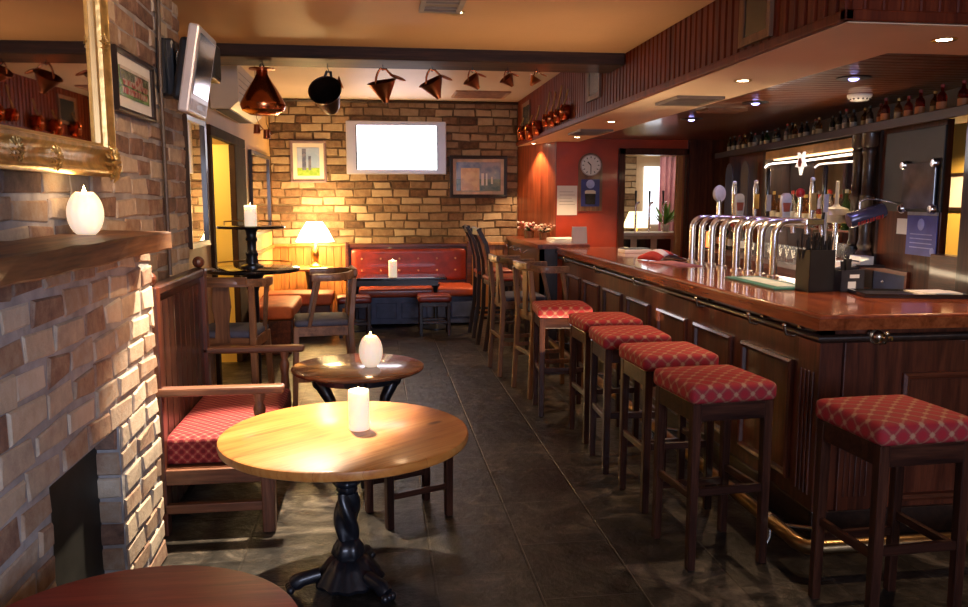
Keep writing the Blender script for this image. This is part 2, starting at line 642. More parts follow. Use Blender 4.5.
def boards(g, O, U, W_, Nn, wd, ht, bw, groove=0.006, depth=0.012):
    """tongue and groove boards side by side"""
    O, U, W_, Nn = V(O), V(U), V(W_), V(Nn)
    n = max(1, round(wd / bw))
    bw = wd / n
    for i in range(n):
        a, b = i * bw, (i + 1) * bw
        pr = [(a, 0), (a + groove / 2, depth * 0.3), (a + groove, depth), (b - groove, depth), (b - groove / 2, depth * 0.3), (b, 0)]
        lo = [g.bm.verts.new(O + U * u + Nn * d) for u, d in pr]
        up = [g.bm.verts.new(O + U * u + W_ * ht + Nn * d) for u, d in pr]
        for k in range(len(pr) - 1):
            g._f([lo[k], lo[k + 1], up[k + 1], up[k]])
    return g


X, Y, Z = (1, 0, 0), (0, 1, 0), (0, 0, 1)
nX, nY, nZ = (-1, 0, 0), (0, -1, 0), (0, 0, -1)

# ================================================================== THE SETTING
struct(G().box(-3, 6.2, -2.6, 13.6, -0.1, 0).done('floor', floor_mat()))
# left wall: brick up to the recess, then ochre plaster with a doorway
g = G().box(-1.5, -1.14, -2.6, 5.08, 0, 2.95)
bricks(g, (-1.14, -2.6, 0), Y, Z, X, 7.68, 2.94, seed=3, bl=0.25, depth=0.009, joint=0.018, rough=0.010, lo=0.05, hi=0.75)
struct(g.done('wall_left', [MORTAR, BUFF]))
g = G()
g.box(-1.58, -1.38, 5.08, 7.06, 0, 3.0).box(-1.58, -1.38, 8.1, 11.2, 0, 3.0).box(-1.58, -1.38, 7.06, 8.1, 2.13, 3.0)
struct(g.done('wall_left_rear', OCHRE))
g = G().box(-2.9, -2.8, 6.2, 10.2, 0, 2.7).box(-2.8, -1.58, 10.1, 10.2, 0, 2.7).box(-2.8, -1.58, 6.2, 6.3, 0, 2.7).box(-2.9, -1.58, 6.2, 10.2, 2.6, 2.7).box(-2.8, -1.395, 8.085, 8.1, 0, 2.13).box(-1.6, -1.395, 7.06, 7.075, 0, 2.13)
struct(g.done('wall_corridor', YELLOW))
g = G()
g.box(-1.40, -1.35, 6.96, 7.06, 0, 2.13, 0.008).box(-1.40, -1.34, 8.08, 8.72, 0, 2.13, 0.008).box(-1.40, -1.34, 6.96, 8.72, 2.13, 2.22, 0.008)
struct(g.done('trim_1', plain('matt_brown_paint', (0.045, 0.022, 0.012), 0.85, var=0.2, spec=0.1)))
# back wall: brick above panelling
g = G().box(-1.6, 2.6, 11, 11.25, 0, 3.0)
bricks(g, (-1.38, 11, 1.0), X, Z, nY, 3.32, 1.93, seed=11, bl=0.25, bh=0.107, depth=0.016, joint=0.018, rough=0.010)
struct(g.done('wall_back', [MORTARB, BACKB]))
g = G()
boards(g, (-1.38, 10.985, 0), X, Z, nY, 3.32, 0.98, 0.1)
g.box(-1.38, 1.94, 10.94, 11.0, 0.98, 1.02, 0.008)
struct(g.done('trim_2', wood('honey')))
g = G().box(-1.38, -1.35, 8.7, 11, 0.97, 1.01, 0.006)
struct(g.done('trim_3', wood('honey', 'Y')))
# right hand walls behind the bar
g = G().box(5.6, 5.75, -2.6, 10.1, 0, 2.72)
struct(g.done('wall_right', YELLOW))
g = G().box(2.26, 3.14, 10, 10.12, 0, 2.4).box(3.95, 6, 10, 10.12, 0, 2.4).box(3.14, 3.95, 10, 10.12, 2.17, 2.4)
struct(g.done('wall_bar_end', REDWALL))
g = G().prism([(1.94, 11.0), (2.255, 10.0), (2.262, 10.0), (2.262, 11.0)], 0, 2.36)
struct(g.done('wall_bar_return', wood('mahogany_red')))
g = G()
g.box(3.06, 3.14, 9.95, 10.02, 0, 2.25).box(3.95, 4.0, 9.95, 10.02, 0, 2.25).box(3.06, 4.03, 9.95, 10.02, 2.17, 2.25, 0.008)
g.box(3.98, 4.6, 9.93, 10.0, 0, 2.36)
struct(G().box(3.86, 3.93, 10.02, 10.1, 0, 2.17, 0.006).done('trim_7', wood('honey')))
struct(g.done('trim_4', wood('panel')))
# wall and street window behind the camera
g = G().box(-1.5, -0.4, -2.6, -2.45, 0, 2.95).box(2.4, 6, -2.6, -2.45, 0, 2.95).box(-0.4, 2.4, -2.6, -2.45, 0, 0.9).box(-0.4, 2.4, -2.6, -2.45, 2.45, 2.95)
struct(g.done('wall_front', OCHRE))
g = G().frame((-0.4, -2.5, 0.9), X, Z, Y, 2.8, 1.55, [(0, 0), (0, 0.04), (0.06, 0.04), (0.06, 0)])
g.box(0.98, 1.02, -2.5, -2.46, 0.9, 2.45)
struct(g.done('window_1', wood('mahogany')))
# ceilings and the beam
g = G().box(-1.5, 1.93, -2.6, 6.3, 2.725, 2.85).box(1.93, 5.8, -2.6, 3.2, 2.725, 2.85)
struct(g.done('ceiling', PLASTER))
struct(G().box(-1.5, 1.93, 6.3, 11.1, 2.92, 3.05).done('ceiling_rear', PLASTER2))
g = G().box(-1.38, 1.93, 6.18, 6.6, 2.635, 3.0, 0.012)
struct(g.done('ceiling_beam', wood('beam', 'X')))
g = G()
g.tube([(-1.38, 10.97, 2.9), (1.94, 10.97, 2.9)], 0.02, 6)
struct(g.done('trim_5', wood('dark', 'X')))
# bulkhead over the bar: boarded face, cream soffit strip, boarded inner ceiling
g = G()
boards(g, (1.95, 3.18, 2.35), Y, Z, nX, 7.82, 0.6, 0.085, 0.015, 0.014)
boards(g, (1.93, 3.20, 2.35), X, Z, nY, 3.7, 0.6, 0.085, 0.015, 0.014)
g.box(1.95, 2.5, 3.20, 11.0, 2.36, 2.95).box(2.5, 5.7, 3.2, 3.8, 2.36, 2.95)
g.box(1.91, 1.95, 3.16, 11.0, 2.33, 2.375, 0.006).box(1.91, 5.7, 3.16, 3.2, 2.33, 2.375, 0.006)
struct(g.done('bulkhead', wood('board')))
g = G().prism([(1.94, 3.19), (5.7, 3.19), (5.7, 3.81), (2.54, 3.81), (2.54, 11), (1.94, 11)], 2.326, 2.36)
struct(g.done('trim_6', SOFFIT))
g = G()
boards(g, (2.5, 3.8, 2.372), Y, X, nZ, 6.25, 3.2, 0.09, 0.008, 0.01)
g.box(2.5, 5.7, 3.8, 10.1, 2.373, 2.42)
struct(g.done('ceiling_bar', wood('slats', 'X')))

# room seen through the opening at the end of the bar
g = G().box(2.3, 6, 13, 13.1, 0, 2.7).box(2.3, 2.4, 10.12, 13, 0, 2.7).box(5.9, 6, 10.12, 13, 0, 2.7).box(2.3, 6, 10.12, 13.1, 2.6, 2.7)
struct(g.done('wall_lounge', plain('pale_wall_paint', (0.55, 0.40, 0.24), 0.6, var=0.05)))
light('AREA', (4.2, 11.7, 2.55), 11, (1, 0.86, 0.68), 1.2, (4.2, 11.7, 0), name='lounge_ceiling_light')
light('POINT', (-2.0, 7.5, 2.1), 30, (1, 0.78, 0.35), 0.12, name='corridor_light')

# ================================================================== FIREPLACE AND LEFT WALL
fp = thing('fireplace', 'old buff brick fireplace with black hearth opening and timber mantel', 'fireplace', (-1.115, 2.0, 0))
# local: x 0 at the chimney breast, y along the wall
g = G()
y0, y1, dp = -1.9, 1.60, 0.165
oa, ob = 0.42, 1.07            # opening along y
g.box(0, dp - 0.02, y0, oa, 0, 1.40).box(0, dp - 0.02, ob, y1 - 0.02, 0, 1.40).box(0, dp - 0.02, oa, ob, 0.76, 1.40)
bricks(g, (dp - 0.02, y0, 0), Y, Z, X, y1 - y0, 1.40, bl=0.22, depth=0.008, joint=0.02, rough=0.011, holes=[(oa - y0, ob - y0, 0, 0.76)], seed=21, lo=0.2)
bricks(g, (0, y1 - 0.02, 0), X, Z, Y, dp - 0.02, 1.40, bl=0.17, depth=0.01, seed=22, lo=0.3)
bricks(g, (0, ob, 0), X, Z, nY, dp - 0.02, 0.76, bl=0.17, depth=0.012, seed=23)
g.done('brick_surround', [MORTAR, BUFF], fp)
G().box(0.04, 0.062, oa, ob, 0, 0.76).done('firebox_plate', plain('sooty_iron', (0.012, 0.012, 0.011), 0.55, var=0.6, scale=8), fp)
g = G()
pr = [(0, 1.405), (0.27, 1.40), (0.274, 1.47), (0, 1.478)]
rnd = random.Random(4)
rings = []
for k in range(29):
    yy = y0 + (1.475 - y0) * k / 28
    rings.append([g.bm.verts.new((x + (rnd.uniform(-0.005, 0.005) if x else 0), yy, z + rnd.uniform(-0.003, 0.003))) for x, z in pr])
for A, B in zip(rings, rings[1:]):
    for k in range(4):
        g._f([A[k], A[(k + 1) % 4], B[(k + 1) % 4], B[k]])
g._f(rings[0])
g._f(rings[-1])
ms = g.done('mantel_shelf', wood('oldbeam', 'Y'), fp)
bv = ms.modifiers.new('bevel', 'BEVEL')
bv.width = 0.006
bv.limit_method = 'ANGLE'

mi = thing('gilt_mirror', 'large gilt framed mirror hanging above the fireplace mantel', 'mirror', (-1.115, 1.7, 1.69), R(-1.5))
MW, MH = 1.74, 1.02
prof = [(0, 0), (0, 0.03), (0.012, 0.042), (0.022, 0.044), (0.034, 0.032), (0.06, 0.026), (0.085, 0.034), (0.10, 0.046), (0.112, 0.044), (0.12, 0.02), (0.12, 0)]
G().frame((0, 0, 0), Y, Z, X, MW, MH, prof).done('frame', GILT, mi, 40)
G().box(0.008, 0.014, 0.115, MW - 0.115, 0.115, MH - 0.115).done('mirror_glass', MIRROR, mi)
G().frame((0, 0.115, 0.115), Y, Z, X, MW - 0.23, MH - 0.23, [(0, 0), (0, 0.03), (0.012, 0.024), (0.012, 0)]).done('slip', plain('pale_gilt', (0.45, 0.30, 0.13), 0.35, 0.7, var=0.15), mi)


def ornament(y, z, s=1.0):
    rr = random.Random(int(y * 100 + z * 10))
    g = G()
    g.ball((0.05, y, z), 0.02 * s, 0.6)
    for ring_, (n_, q0, ln_) in enumerate(((6, 0.032, 0.022), (9, 0.062, 0.026), (12, 0.088, 0.020))):
        for k in range(n_):
            a = 2 * PI * (k + 0.5 * ring_) / n_ + rr.uniform(-0.1, 0.1)
            c_, s_ = math.cos(a), math.sin(a)
            p0 = V((0.05 - 0.006 * ring_, y + (q0 - ln_) * s * c_, z + (q0 - ln_) * s * s_))
            p2 = V((0.052 - 0.006 * ring_, y + (q0 + ln_) * s * c_, z + (q0 + ln_) * s * s_))
            md = (p0 + p2) / 2 + V((0.010 * s, -0.008 * s * s_, 0.008 * s * c_))
            g.tube([p0, md, p2], 0.01, 6, rs=[0.005 * s, 0.011 * s, 0.004 * s])
    return g.done('corner_ornament', GILT, mi, 60)


for yy in (0.055, MW - 0.055):
    for zz in (0.055, MH - 0.055):
        ornament(yy, zz, 0.72)
for yy, zz in ((MW / 2, 0.06), (MW / 2, MH - 0.06), (MW - 0.08, MH * 0.5), (0.08, MH * 0.5), (1.15, 0.05)):
    ornament(yy, zz, 0.42)


def candle(kind, loc, r, h, label, seed=0, power=1.0):
    t = thing('candle', label, 'candle', loc)
    n = 12
    if kind == 'egg':
        prof = [(0, 0)] + [(r * math.sqrt(1 - ((k / n - 0.5) / 0.57) ** 2), h * k / n) for k in range(n + 1)] + [(r * 0.36, h * 0.985), (0, h * 0.93)]
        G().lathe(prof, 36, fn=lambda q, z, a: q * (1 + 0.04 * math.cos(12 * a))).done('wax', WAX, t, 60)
        top = h * 0.92
    else:
        prof = [(0, 0), (r * 0.97, 0), (r, 0.006), (r, h - 0.01), (r * 0.96, h), (r * 0.7, h - 0.003), (0, h - 0.012)]
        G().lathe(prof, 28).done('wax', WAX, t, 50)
        top = h - 0.012
    G().tube([(0, 0, top - 0.005), (0.001, 0, top + 0.014)], 0.0015, 6).done('wick', BLACK, t)
    fh = max(0.02, r * 0.5)
    G().lathe([(0, top + 0.006), (fh * 0.22, top + fh * 0.35), (fh * 0.2, top + fh * 0.55), (fh * 0.08, top + fh * 0.95), (0, top + fh * 1.2)], 12).done('flame', FLAME, t, 60)
    l = light('POINT', (0, 0, top + fh * 1.5), 0.38 * power, (1, 0.62, 0.28), 0.02, name='candle_light')
    l.parent = t
    return t


candle('egg', (-1.03, 3.04, 1.476), 0.060, 0.152, 'fat ribbed egg candle burning on the timber mantel')


def picture(name, label, loc, U, W_, Nn, wd, ht, fw, fmat, mount, art, mw=0.0, cat='picture', fd=0.022):
    t = thing(name, label, cat, loc)
    G().frame((0, 0, 0), U, W_, Nn, wd, ht, [(0, 0), (0, fd), (fw * 0.4, fd * 1.15), (fw, fd * 0.8), (fw, 0)]).done('frame', fmat, t)
    U, W_, Nn = V(U), V(W_), V(Nn)

    def rect(u0, u1, v0, v1, d, nm, mt):
        g = G()
        vs = [U * u + W_ * v_ + Nn * q for q in (d - 0.002, d) for u, v_ in ((u0, v0), (u1, v0), (u1, v1), (u0, v1))]
        b = [g.bm.verts.new(p) for p in vs]
        g._f(b[:4][::-1])
        g._f(b[4:])
        for i in range(4):
            g._f([b[i], b[(i + 1) % 4], b[4 + (i + 1) % 4], b[4 + i]])
        return g.done(nm, mt, t)
    if mount:
        rect(fw * 0.8, wd - fw * 0.8, fw * 0.8, ht - fw * 0.8, 0.006, 'mount', mount)
    q = fw + mw
    for (a, b, c, d, mt) in art:
        iw, ih = wd - 2 * q, ht - 2 * q
        rect(q + a * iw, q + b * iw, q + c * ih, q + d * ih, 0.008 + 0.0012 * len(t.children), 'print', mt)
    return t


def pic_mat(name, c1, c2, scale=20):
    m, nt, b = nmat(name)
    v = coords(nt)
    n = N(nt, 'ShaderNodeTexNoise', Scale=float(scale), Detail=3.0)
    nt.links.new(v, n.inputs['Vector'])
    nt.links.new(ramp(nt, [(0.42, c1), (0.58, c2)], n.outputs[0]), b.inputs['Base Color'])
    setp(b, 0.25, coat=0.5)
    return m


DKF = plain('dark_frame', (0.018, 0.012, 0.012), 0.35, var=0.2)
GRASS = pic_mat('print_grass', (0.10, 0.22, 0.05), (0.16, 0.30, 0.08))
CROWD = pic_mat('print_team', (0.35, 0.06, 0.05), (0.45, 0.36, 0.28), 45)
STAND = pic_mat('print_stand', (0.10, 0.13, 0.07), (0.25, 0.25, 0.16), 30)
SKYP = pic_mat('print_sky', (0.30, 0.42, 0.66), (0.45, 0.52, 0.70), 5)
STONE = pic_mat('print_stone', (0.10, 0.12, 0.22), (0.20, 0.20, 0.28), 20)
picture('team_photo', 'framed colour team photograph hung right of the gilt mirror', (-1.112, 3.70, 1.985), Y, Z, X, 0.60, 0.275, 0.022, DKF, WHITE,
        [(0, 1, 0, 1, GRASS), (0, 1, 0.55, 1, STAND), (0.08, 0.92, 0.12, 0.34, CROWD), (0.1, 0.95, 0.4, 0.6, CROWD), (0.5, 0.75, 0.6, 0.85, CROWD), (0, 1, 0.9, 1, plain('print_haze', (0.55, 0.5, 0.45), 0.4))], 0.05)
# television on a bracket
tv = thing('television', 'silver flat television on a bracket high on the left brick wall', 'television', (-0.935, 4.3, 2.04))
M = MX.Rotation(R(10), 4, 'Y')
g = G().box(-0.055, 0, 0, 0.44, 0, 0.44, 0.012, M=M)
g.done('casing', SILVER, tv)
G().box(-0.001, 0.004, 0.04, 0.40, 0.10, 0.405, M=M).done('screen', plain('dark_tv_screen', (0.02, 0.02, 0.028), 0.12, coat=0.4, var=0.1), tv)
G().box(0.0, 0.004, 0.04, 0.40, 0.02, 0.075, M=M).done('speaker_strip', plain('silver_mesh', (0.42, 0.40, 0.44), 0.5, 0.2), tv)
G().box(0.003, 0.006, 0.15, 0.29, 0.034, 0.06, M=M).done('badge', plain('badge_grey', (0.24, 0.22, 0.27), 0.4), tv)
G().box(-0.11, -0.05, 0.08, 0.38, 0.06, 0.38, 0.02, M=M).done('back_housing', BLACK, tv)
g = G().tube([(-0.02, 0.28, 0.22), (-0.06, 0.4, 0.24), (-0.14, 0.32, 0.26)], 0.018)
g.box(-0.19, -0.15, 0.2, 0.44, 0.12, 0.4)
g.done('wall_bracket', BLACK, tv)
sp = thing('loudspeaker', 'small black loudspeaker on the brick wall behind the silver television', 'loudspeaker', (-1.13, 4.47, 2.15))
g = G().box(-0.01, 0.08, 0.08, 0.24, 0.0, 0.3, 0.012)
g.done('cabinet', BLACK, sp)
G().lathe([(0.055, 0), (0.06, 0.008), (0.045, 0.004), (0, 0.012)], 20, MX.Translation((0.08, 0.16, 0.19)) @ MX.Rotation(R(90), 4, 'Y')).done('cone', BLACKGLOSS, sp, 40)
sp = thing('loudspeaker', 'black box speaker mounted past the silver television, before the beam', 'loudspeaker', (-1.10, 5.3, 2.335))
G().box(-0.04, 0.11, 0, 0.26, 0.02, 0.25, 0.012).done('cabinet', BLACK, sp)
G().box(0.108, 0.116, 0.03, 0.23, 0.04, 0.23, 0.003).done('grille', plain('speaker_cloth', (0.02, 0.02, 0.02), 0.9, bmp=0.3), sp)
g = G().tube([(0.02, 0.15, 0.03), (-0.02, 0.12, -0.08), (-0.27, 0.1, -0.1)], 0.02)
g.done('wall_bracket', BLACK, sp)
tag(G().tube([(-1.105, 4.48, 1.2), (-1.105, 4.48, 2.3), (-1.10, 4.5, 2.72)], 0.011, 8).done('cable_conduit', plain('brown_conduit', (0.07, 0.045, 0.03), 0.5)), 'thin brown cable conduit running up the left brick wall', 'conduit')


def wall_mirror(label, y, z, wd, ht):
    t = thing('wall_mirror', label, 'mirror', (-1.375, y, z))
    G().frame((0, 0, 0), Y, Z, X, wd, ht, [(0, 0), (0, 0.035), (0.04, 0.03), (0.04, 0)]).done('frame', wood('dark'), t)
    G().box(0.005, 0.01, 0.035, wd - 0.035, 0.035, ht - 0.035).done('mirror_glass', MIRROR, t)


wall_mirror('tall dark framed mirror between the brick wall and doorway', 6.12, 1.24, 0.66, 0.98)
wall_mirror('dark framed mirror on ochre wall beyond the doorway', 9.15, 1.2, 1.55, 0.95)
ac = thing('air_conditioner', 'cream wall mounted air conditioner above the doorway', 'air conditioner', (-1.37, 7.15, 2.37))
G().prism([(0, 0), (0.16, 0.0), (0.23, 0.06), (0.23, 0.38), (0, 0.38)], 0, 1.4, MX.Rotation(R(90), 4, 'X') @ MX.Translation((0, 0, -1.4))).done('casing', plain('aged_cream_plastic', (0.60, 0.50, 0.40), 0.4, var=0.05), ac)
G().box(0.03, 0.14, 0.08, 1.3, -0.006, 0.002).done('air_outlet', BLACK, ac)
g = G()
for k in range(4):
    g.box(0.229, 0.233, 0.06, 1.34, 0.14 + k * 0.055, 0.145 + k * 0.055)
g.done('grille', plain('grille_grey', (0.3, 0.25, 0.2), 0.5), ac)

# ================================================================== BEAM COPPERWARE


def hook(t, z0, z1):
    G().tube([(0, 0, z1), (0, 0, z0 + 0.02), (0.008, 0, z0), (0, 0, z0 - 0.012), (-0.01, 0, z0)], 0.003, 6).done('hook', IRON, t)


t = thing('copper_still_head', 'big copper cone shaped vessel hanging leftmost from the beam', 'copperware', (-0.84, 6.4, 2.635))
dz = -0.39
G().lathe([(0, 0.0), (0.10, 0.0), (0.155, 0.03), (0.17, 0.07), (0.163, 0.09), (0.12, 0.17), (0.07, 0.25), (0.045, 0.295), (0.042, 0.325), (0.05, 0.33), (0.05, 0.337), (0, 0.34)], 32, MX.Translation((0, 0, dz))).done('body', COPPER, t, 40)
G().lathe([(0.04, 0.325), (0.095, 0.333), (0.097, 0.34), (0.04, 0.345)], 32, MX.Translation((0, 0, dz))).done('flange', DARKCOPPER, t, 40)
G().tube([(-0.015, 0, -0.05), (-0.012, 0, -0.02), (0, 0, -0.012), (0.012, 0, -0.02), (0.015, 0, -0.05)], 0.006, 8).done('ring', IRON, t)
hook(t, -0.016, 0)
t = thing('hanging_jug', 'black flared jug hanging second from left on the beam, mouth facing out', 'jug', (-0.35, 6.4, 2.635))
M = MX.Translation((-0.0, -0.08, -0.27)) @ MX.Rotation(R(62), 4, 'X') @ MX.Rotation(R(-8), 4, 'Y')
G().lathe([(0.0, -0.13), (0.06, -0.13), (0.075, -0.10), (0.095, 0.0), (0.118, 0.1), (0.126, 0.105), (0.118, 0.095), (0.09, 0.0), (0.06, -0.11), (0, -0.12)], 32, M).done('body', plain('blackened_copper', (0.03, 0.018, 0.014), 0.35, 0.7, var=0.4), t, 40)
G().tube([(-0.02, 0.0, -0.21), (-0.03, 0.02, -0.12), (-0.01, 0.02, -0.06), (0.02, 0.02, -0.06), (0.03, 0.03, -0.13), (0.03, 0.05, -0.2)], 0.011, 8).done('handle', IRON, t, 60)
G().lathe([(0.012, 0), (0.05, 0.03), (0.05, 0.034), (0.012, 0.01)], 20, MX.Translation((0.07, 0.0, -0.15)) @ MX.Rotation(R(70), 4, 'Y')).done('spout', DARKCOPPER, t, 40)
hook(t, -0.052, 0)


def measure(x, s, tilt, label):
    t = thing('copper_measure', label, 'copperware', (x, 6.4, 2.635), 0, 'graded copper measures hung along the beam')
    M = MX.Translation((-0.01, 0, -0.115 * s - 0.02)) @ MX.Rotation(R(tilt), 4, 'Y') @ MX.Rotation(R(14), 4, 'X')
    G().lathe([(0, -0.165 * s), (0.022 * s, -0.16 * s), (0.035 * s, -0.13 * s), (0.112 * s, 0.0), (0.118 * s, 0.004 * s), (0.112 * s, 0.008 * s), (0.10 * s, 0.002 * s), (0.03 * s, -0.12 * s), (0, -0.13 * s)], 28, M).done('cone', DARKCOPPER, t, 40)
    pts = [M @ V((-0.05 * s, 0, 0.0)), V((-0.052 * s, 0, -0.075 * s - 0.02)), V((-0.04 * s, 0, -0.045 * s - 0.015)), V((-0.02 * s, 0, -0.018 * s - 0.012)), V((0, 0, -0.034)), V((0.025 * s, 0, -0.018 * s - 0.016)), V((0.045 * s, 0, -0.045 * s - 0.012)), V((0.075 * s, 0, -0.07 * s - 0.012)), V((0.11 * s, 0, -0.082 * s - 0.012))]
    G().tube(pts, 0.008 * s + 0.001, 8).done('handle', COPPER, t, 60)
    g = G().ball((0, 0, 0), 1, 0.07 * s, 0.03 * s, 0.014 * s, 12, 8)
    o = g.done('lip', DARKCOPPER, t, 60)
    o.location = (0.115 * s, 0, -0.085 * s - 0.012)
    o.rotation_euler = (0, R(20), 0)
    hook(t, -0.034, 0)
    return t


for x, s, tl, lb in ((0.07, 0.98, -12, 'largest conical copper measure, hanging in front of the bright wall screen'),
                     (0.45, 0.88, -28, 'second largest copper measure, hanging just right of the bright wall screen'),
                     (0.765, 0.62, -40, 'middle sized copper measure, third from right end of the beam'),
                     (1.045, 0.52, -40, 'small copper measure, second from right end of the beam'),
                     (1.28, 0.46, 30, 'smallest copper measure, rightmost on the beam beside the boarded bulkhead')):
    measure(x, s, tl, lb)
for x, y, z, lb in ((-0.975, 7.0, 2.22, 'left one of two tiny dark copper cups under the copper cone'), (-0.9, 7.02, 2.18, 'right one of two tiny dark copper cups under the copper cone')):
    t = thing('copper_cup', lb, 'copperware', (x, y, z), 0, 'tiny cups hung below the air conditioner')
    G().lathe([(0, -0.075), (0.03, -0.07), (0.024, 0.0), (0.028, 0.005), (0.02, 0), (0.02, -0.06), (0, -0.065)], 16).done('cup', DARKCOPPER, t, 40)
    G().tube([(0.02, 0, -0.05), (0.05, 0, -0.03), (0.022, 0, 0.0)], 0.005, 6).done('handle', DARKCOPPER, t)
    G().tube([(0.022, 0, 0.0), (0, 0, 0.06), (0, 0, 0.735)], 0.002, 6).done('cord', IRON, t)

# ================================================================== BACK WALL
t = picture('tower_picture', 'framed picture of two dark towers on green grass, left of the screen', (-1.115, 10.985, 1.83), X, Z, nY, 0.47, 0.55, 0.035, plain('mauve_frame', (0.20, 0.13, 0.14), 0.4), CREAM,
            [(0, 1, 0, 1, SKYP), (0, 1, 0, 0.28, pic_mat('print_lawn', (0.25, 0.42, 0.05), (0.35, 0.52, 0.08))), (0.22, 0.4, 0.2, 0.95, STONE), (0.5, 0.62, 0.2, 0.7, STONE)], 0.055)
picture('landscape_picture', 'wide framed picture in pale mount and black frame, right of the screen', (1.0, 10.985, 1.63), X, Z, nY, 0.79, 0.57, 0.045, DKF, plain('tan_mount', (0.55, 0.42, 0.30), 0.5),
        [(0, 1, 0, 1, pic_mat('print_dusk', (0.12, 0.14, 0.22), (0.28, 0.26, 0.30), 8)), (0, 1, 0, 0.42, pic_mat('print_field', (0.06, 0.10, 0.05), (0.15, 0.17, 0.09), 18)), (0.10, 0.52, 0.02, 0.80, pic_mat('print_gold', (0.55, 0.30, 0.06), (0.72, 0.46, 0.13), 9)),
         (0.56, 0.62, 0.2, 0.62, WHITE), (0.66, 0.70, 0.2, 0.62, WHITE), (0.78, 0.82, 0.25, 0.5, CREAM)], 0.045)
ws = thing('wall_screen', 'large silver framed flat screen glowing white on the back brick wall', 'television', (-0.38, 10.97, 1.94))
G().box(0, 1.33, -0.07, 0, 0, 0.70, 0.012).done('casing', SILVER, ws)


def screen_mat():
    m, nt, b = nmat('bright_screen')
    v = coords(nt)
    s = N(nt, 'ShaderNodeSeparateXYZ')
    nt.links.new(v, s.inputs[0])
    n = N(nt, 'ShaderNodeTexNoise', Scale=4.0, Detail=2.0)
    nt.links.new(v, n.inputs['Vector'])
    c = ramp(nt, [(0.45, (1, 1, 1)), (0.75, (1, 0.62, 0.95))], n.outputs[0])
    nt.links.new(c, b.inputs['Emission Color'])
    b.inputs['Emission Strength'].default_value = 4.0
    b.inputs['Base Color'].default_value = (0.02, 0.02, 0.02, 1)
    setp(b, 0.2)
    return m


G().box(0.145, 1.20, -0.074, -0.068, 0.065, 0.64).done('lit_screen', screen_mat(), ws)
G().box(0.128, 0.145, -0.073, -0.068, 0.065, 0.64).box(1.20, 1.212, -0.073, -0.068, 0.065, 0.64).done('black_edge', BLACK, ws)

# red bench along the back wall
bn = thing('bench', 'long red buttoned bench in dark wooden frame against the back wall', 'bench', (-0.42, 10.15, 0))
BL = 1.70
g = G().box(0, BL, 0.70, 0.78, 0.42, 1.0, 0.01).box(0, 0.05, 0.62, 0.80, 0, 1.04, 0.01).box(BL - 0.07, BL, 0.62, 0.80, 0, 1.04, 0.01).box(0, BL, 0.64, 0.80, 0.97, 1.02, 0.01)
g.done('frame', wood('mahogany', 'X'), bn)
g = G().rbox(BL / 2, 0.675, 0.52, 0.95, BL - 0.16, 0.10, 0.03)
bk = g.done('back_cushion', REDVINYL, bn, 60)
for k in range(6):
    for zz in (0.66, 0.82):
        G().ball((0.22 + k * 0.25, 0.624, zz), 0.014, 1, 0.5, 1, 10, 6).done('button', plain('button_tan', (0.5, 0.25, 0.14), 0.4), bk)
G().rbox(BL / 2, 0.30, 0.37, 0.49, BL - 0.06, 0.66, 0.04, 0.02).done('seat_cushion', plain('orange_leather', (0.46, 0.075, 0.022), 0.42, coat=0.2, var=0.2), bn, 60)
g = G().box(0.03, BL - 0.03, 0.02, 0.60, 0.03, 0.37)
for k in range(5):
    g.box(0.08 + k * 0.32, 0.34 + k * 0.32, 0.008, 0.03, 0.1, 0.3, 0.008)
g.done('base_panel', BLUEGREY, bn)
# corner bench
bn = thing('bench', 'short low bench with orange seat in front of the lamp table', 'bench', (-1.34, 9.55, 0))
G().rbox(0.4, 0.25, 0.36, 0.50, 0.82, 0.5, 0.04, 0.015).done('seat_cushion', ORANGEV, bn, 60)
G().box(0.02, 0.78, 0.02, 0.48, 0, 0.36, 0.008).done('base_panel', wood('mahogany', 'X'), bn)
bn = thing('bench', 'orange padded bench along the left wall below the second mirror', 'bench', (-1.34, 8.38, 0))
G().rbox(0.24, 0.56, 0.36, 0.50, 0.46, 1.08, 0.04, 0.015).done('seat_cushion', ORANGEV, bn, 60)
G().box(0.02, 0.44, 0.04, 1.08, 0, 0.36, 0.008).done('base_panel', wood('mahogany', 'Y'), bn)

# bench table, candle
t = thing('pub_table', 'dark narrow table in front of the red back bench', 'table', (0.22, 9.95, 0))
G().box(-0.62, 0.62, -0.25, 0.25, 0.635, 0.665, 0.008).done('tabletop', BLACKGLOSS, t)
G().box(-0.52, 0.52, -0.2, 0.2, 0.56, 0.635).done('apron', wood('dark', 'X'), t)
for sx in (-0.48, 0.5):
    G().lathe([(0.19, 0), (0.19, 0.02), (0.04, 0.06), (0.028, 0.1), (0.028, 0.5), (0.06, 0.56)], 16, MX.Translation((sx, 0, 0))).done('leg', IRON, t, 40)
candle('pillar', (0.19, 9.87, 0.665), 0.052, 0.20, 'tall lit pillar candle on the dark table before the red bench', power=1.2)

# lamp table and lamp
t = thing('side_table', 'small round table carrying the glowing lamp in the back corner', 'table', (-0.86, 10.42, 0))
G().lathe([(0, 0.72), (0.30, 0.72), (0.31, 0.73), (0.31, 0.745), (0, 0.75)], 40).done('tabletop', wood('honey', 'X'), t, 40)
G().lathe([(0.18, 0), (0.18, 0.02), (0.04, 0.07), (0.035, 0.2), (0.05, 0.35), (0.035, 0.5), (0.06, 0.72)], 20).done('pedestal', wood('dark'), t, 40)
t = thing('table_lamp', 'table lamp with glowing cream shade in the back left corner', 'lamp', (-0.78, 10.42, 0.75))
G().lathe([(0, 0), (0.07, 0), (0.075, 0.02), (0.03, 0.05), (0.025, 0.09), (0.05, 0.14), (0.045, 0.2), (0.018, 0.26), (0.012, 0.34)], 24).done('base', BRASS, t, 50)


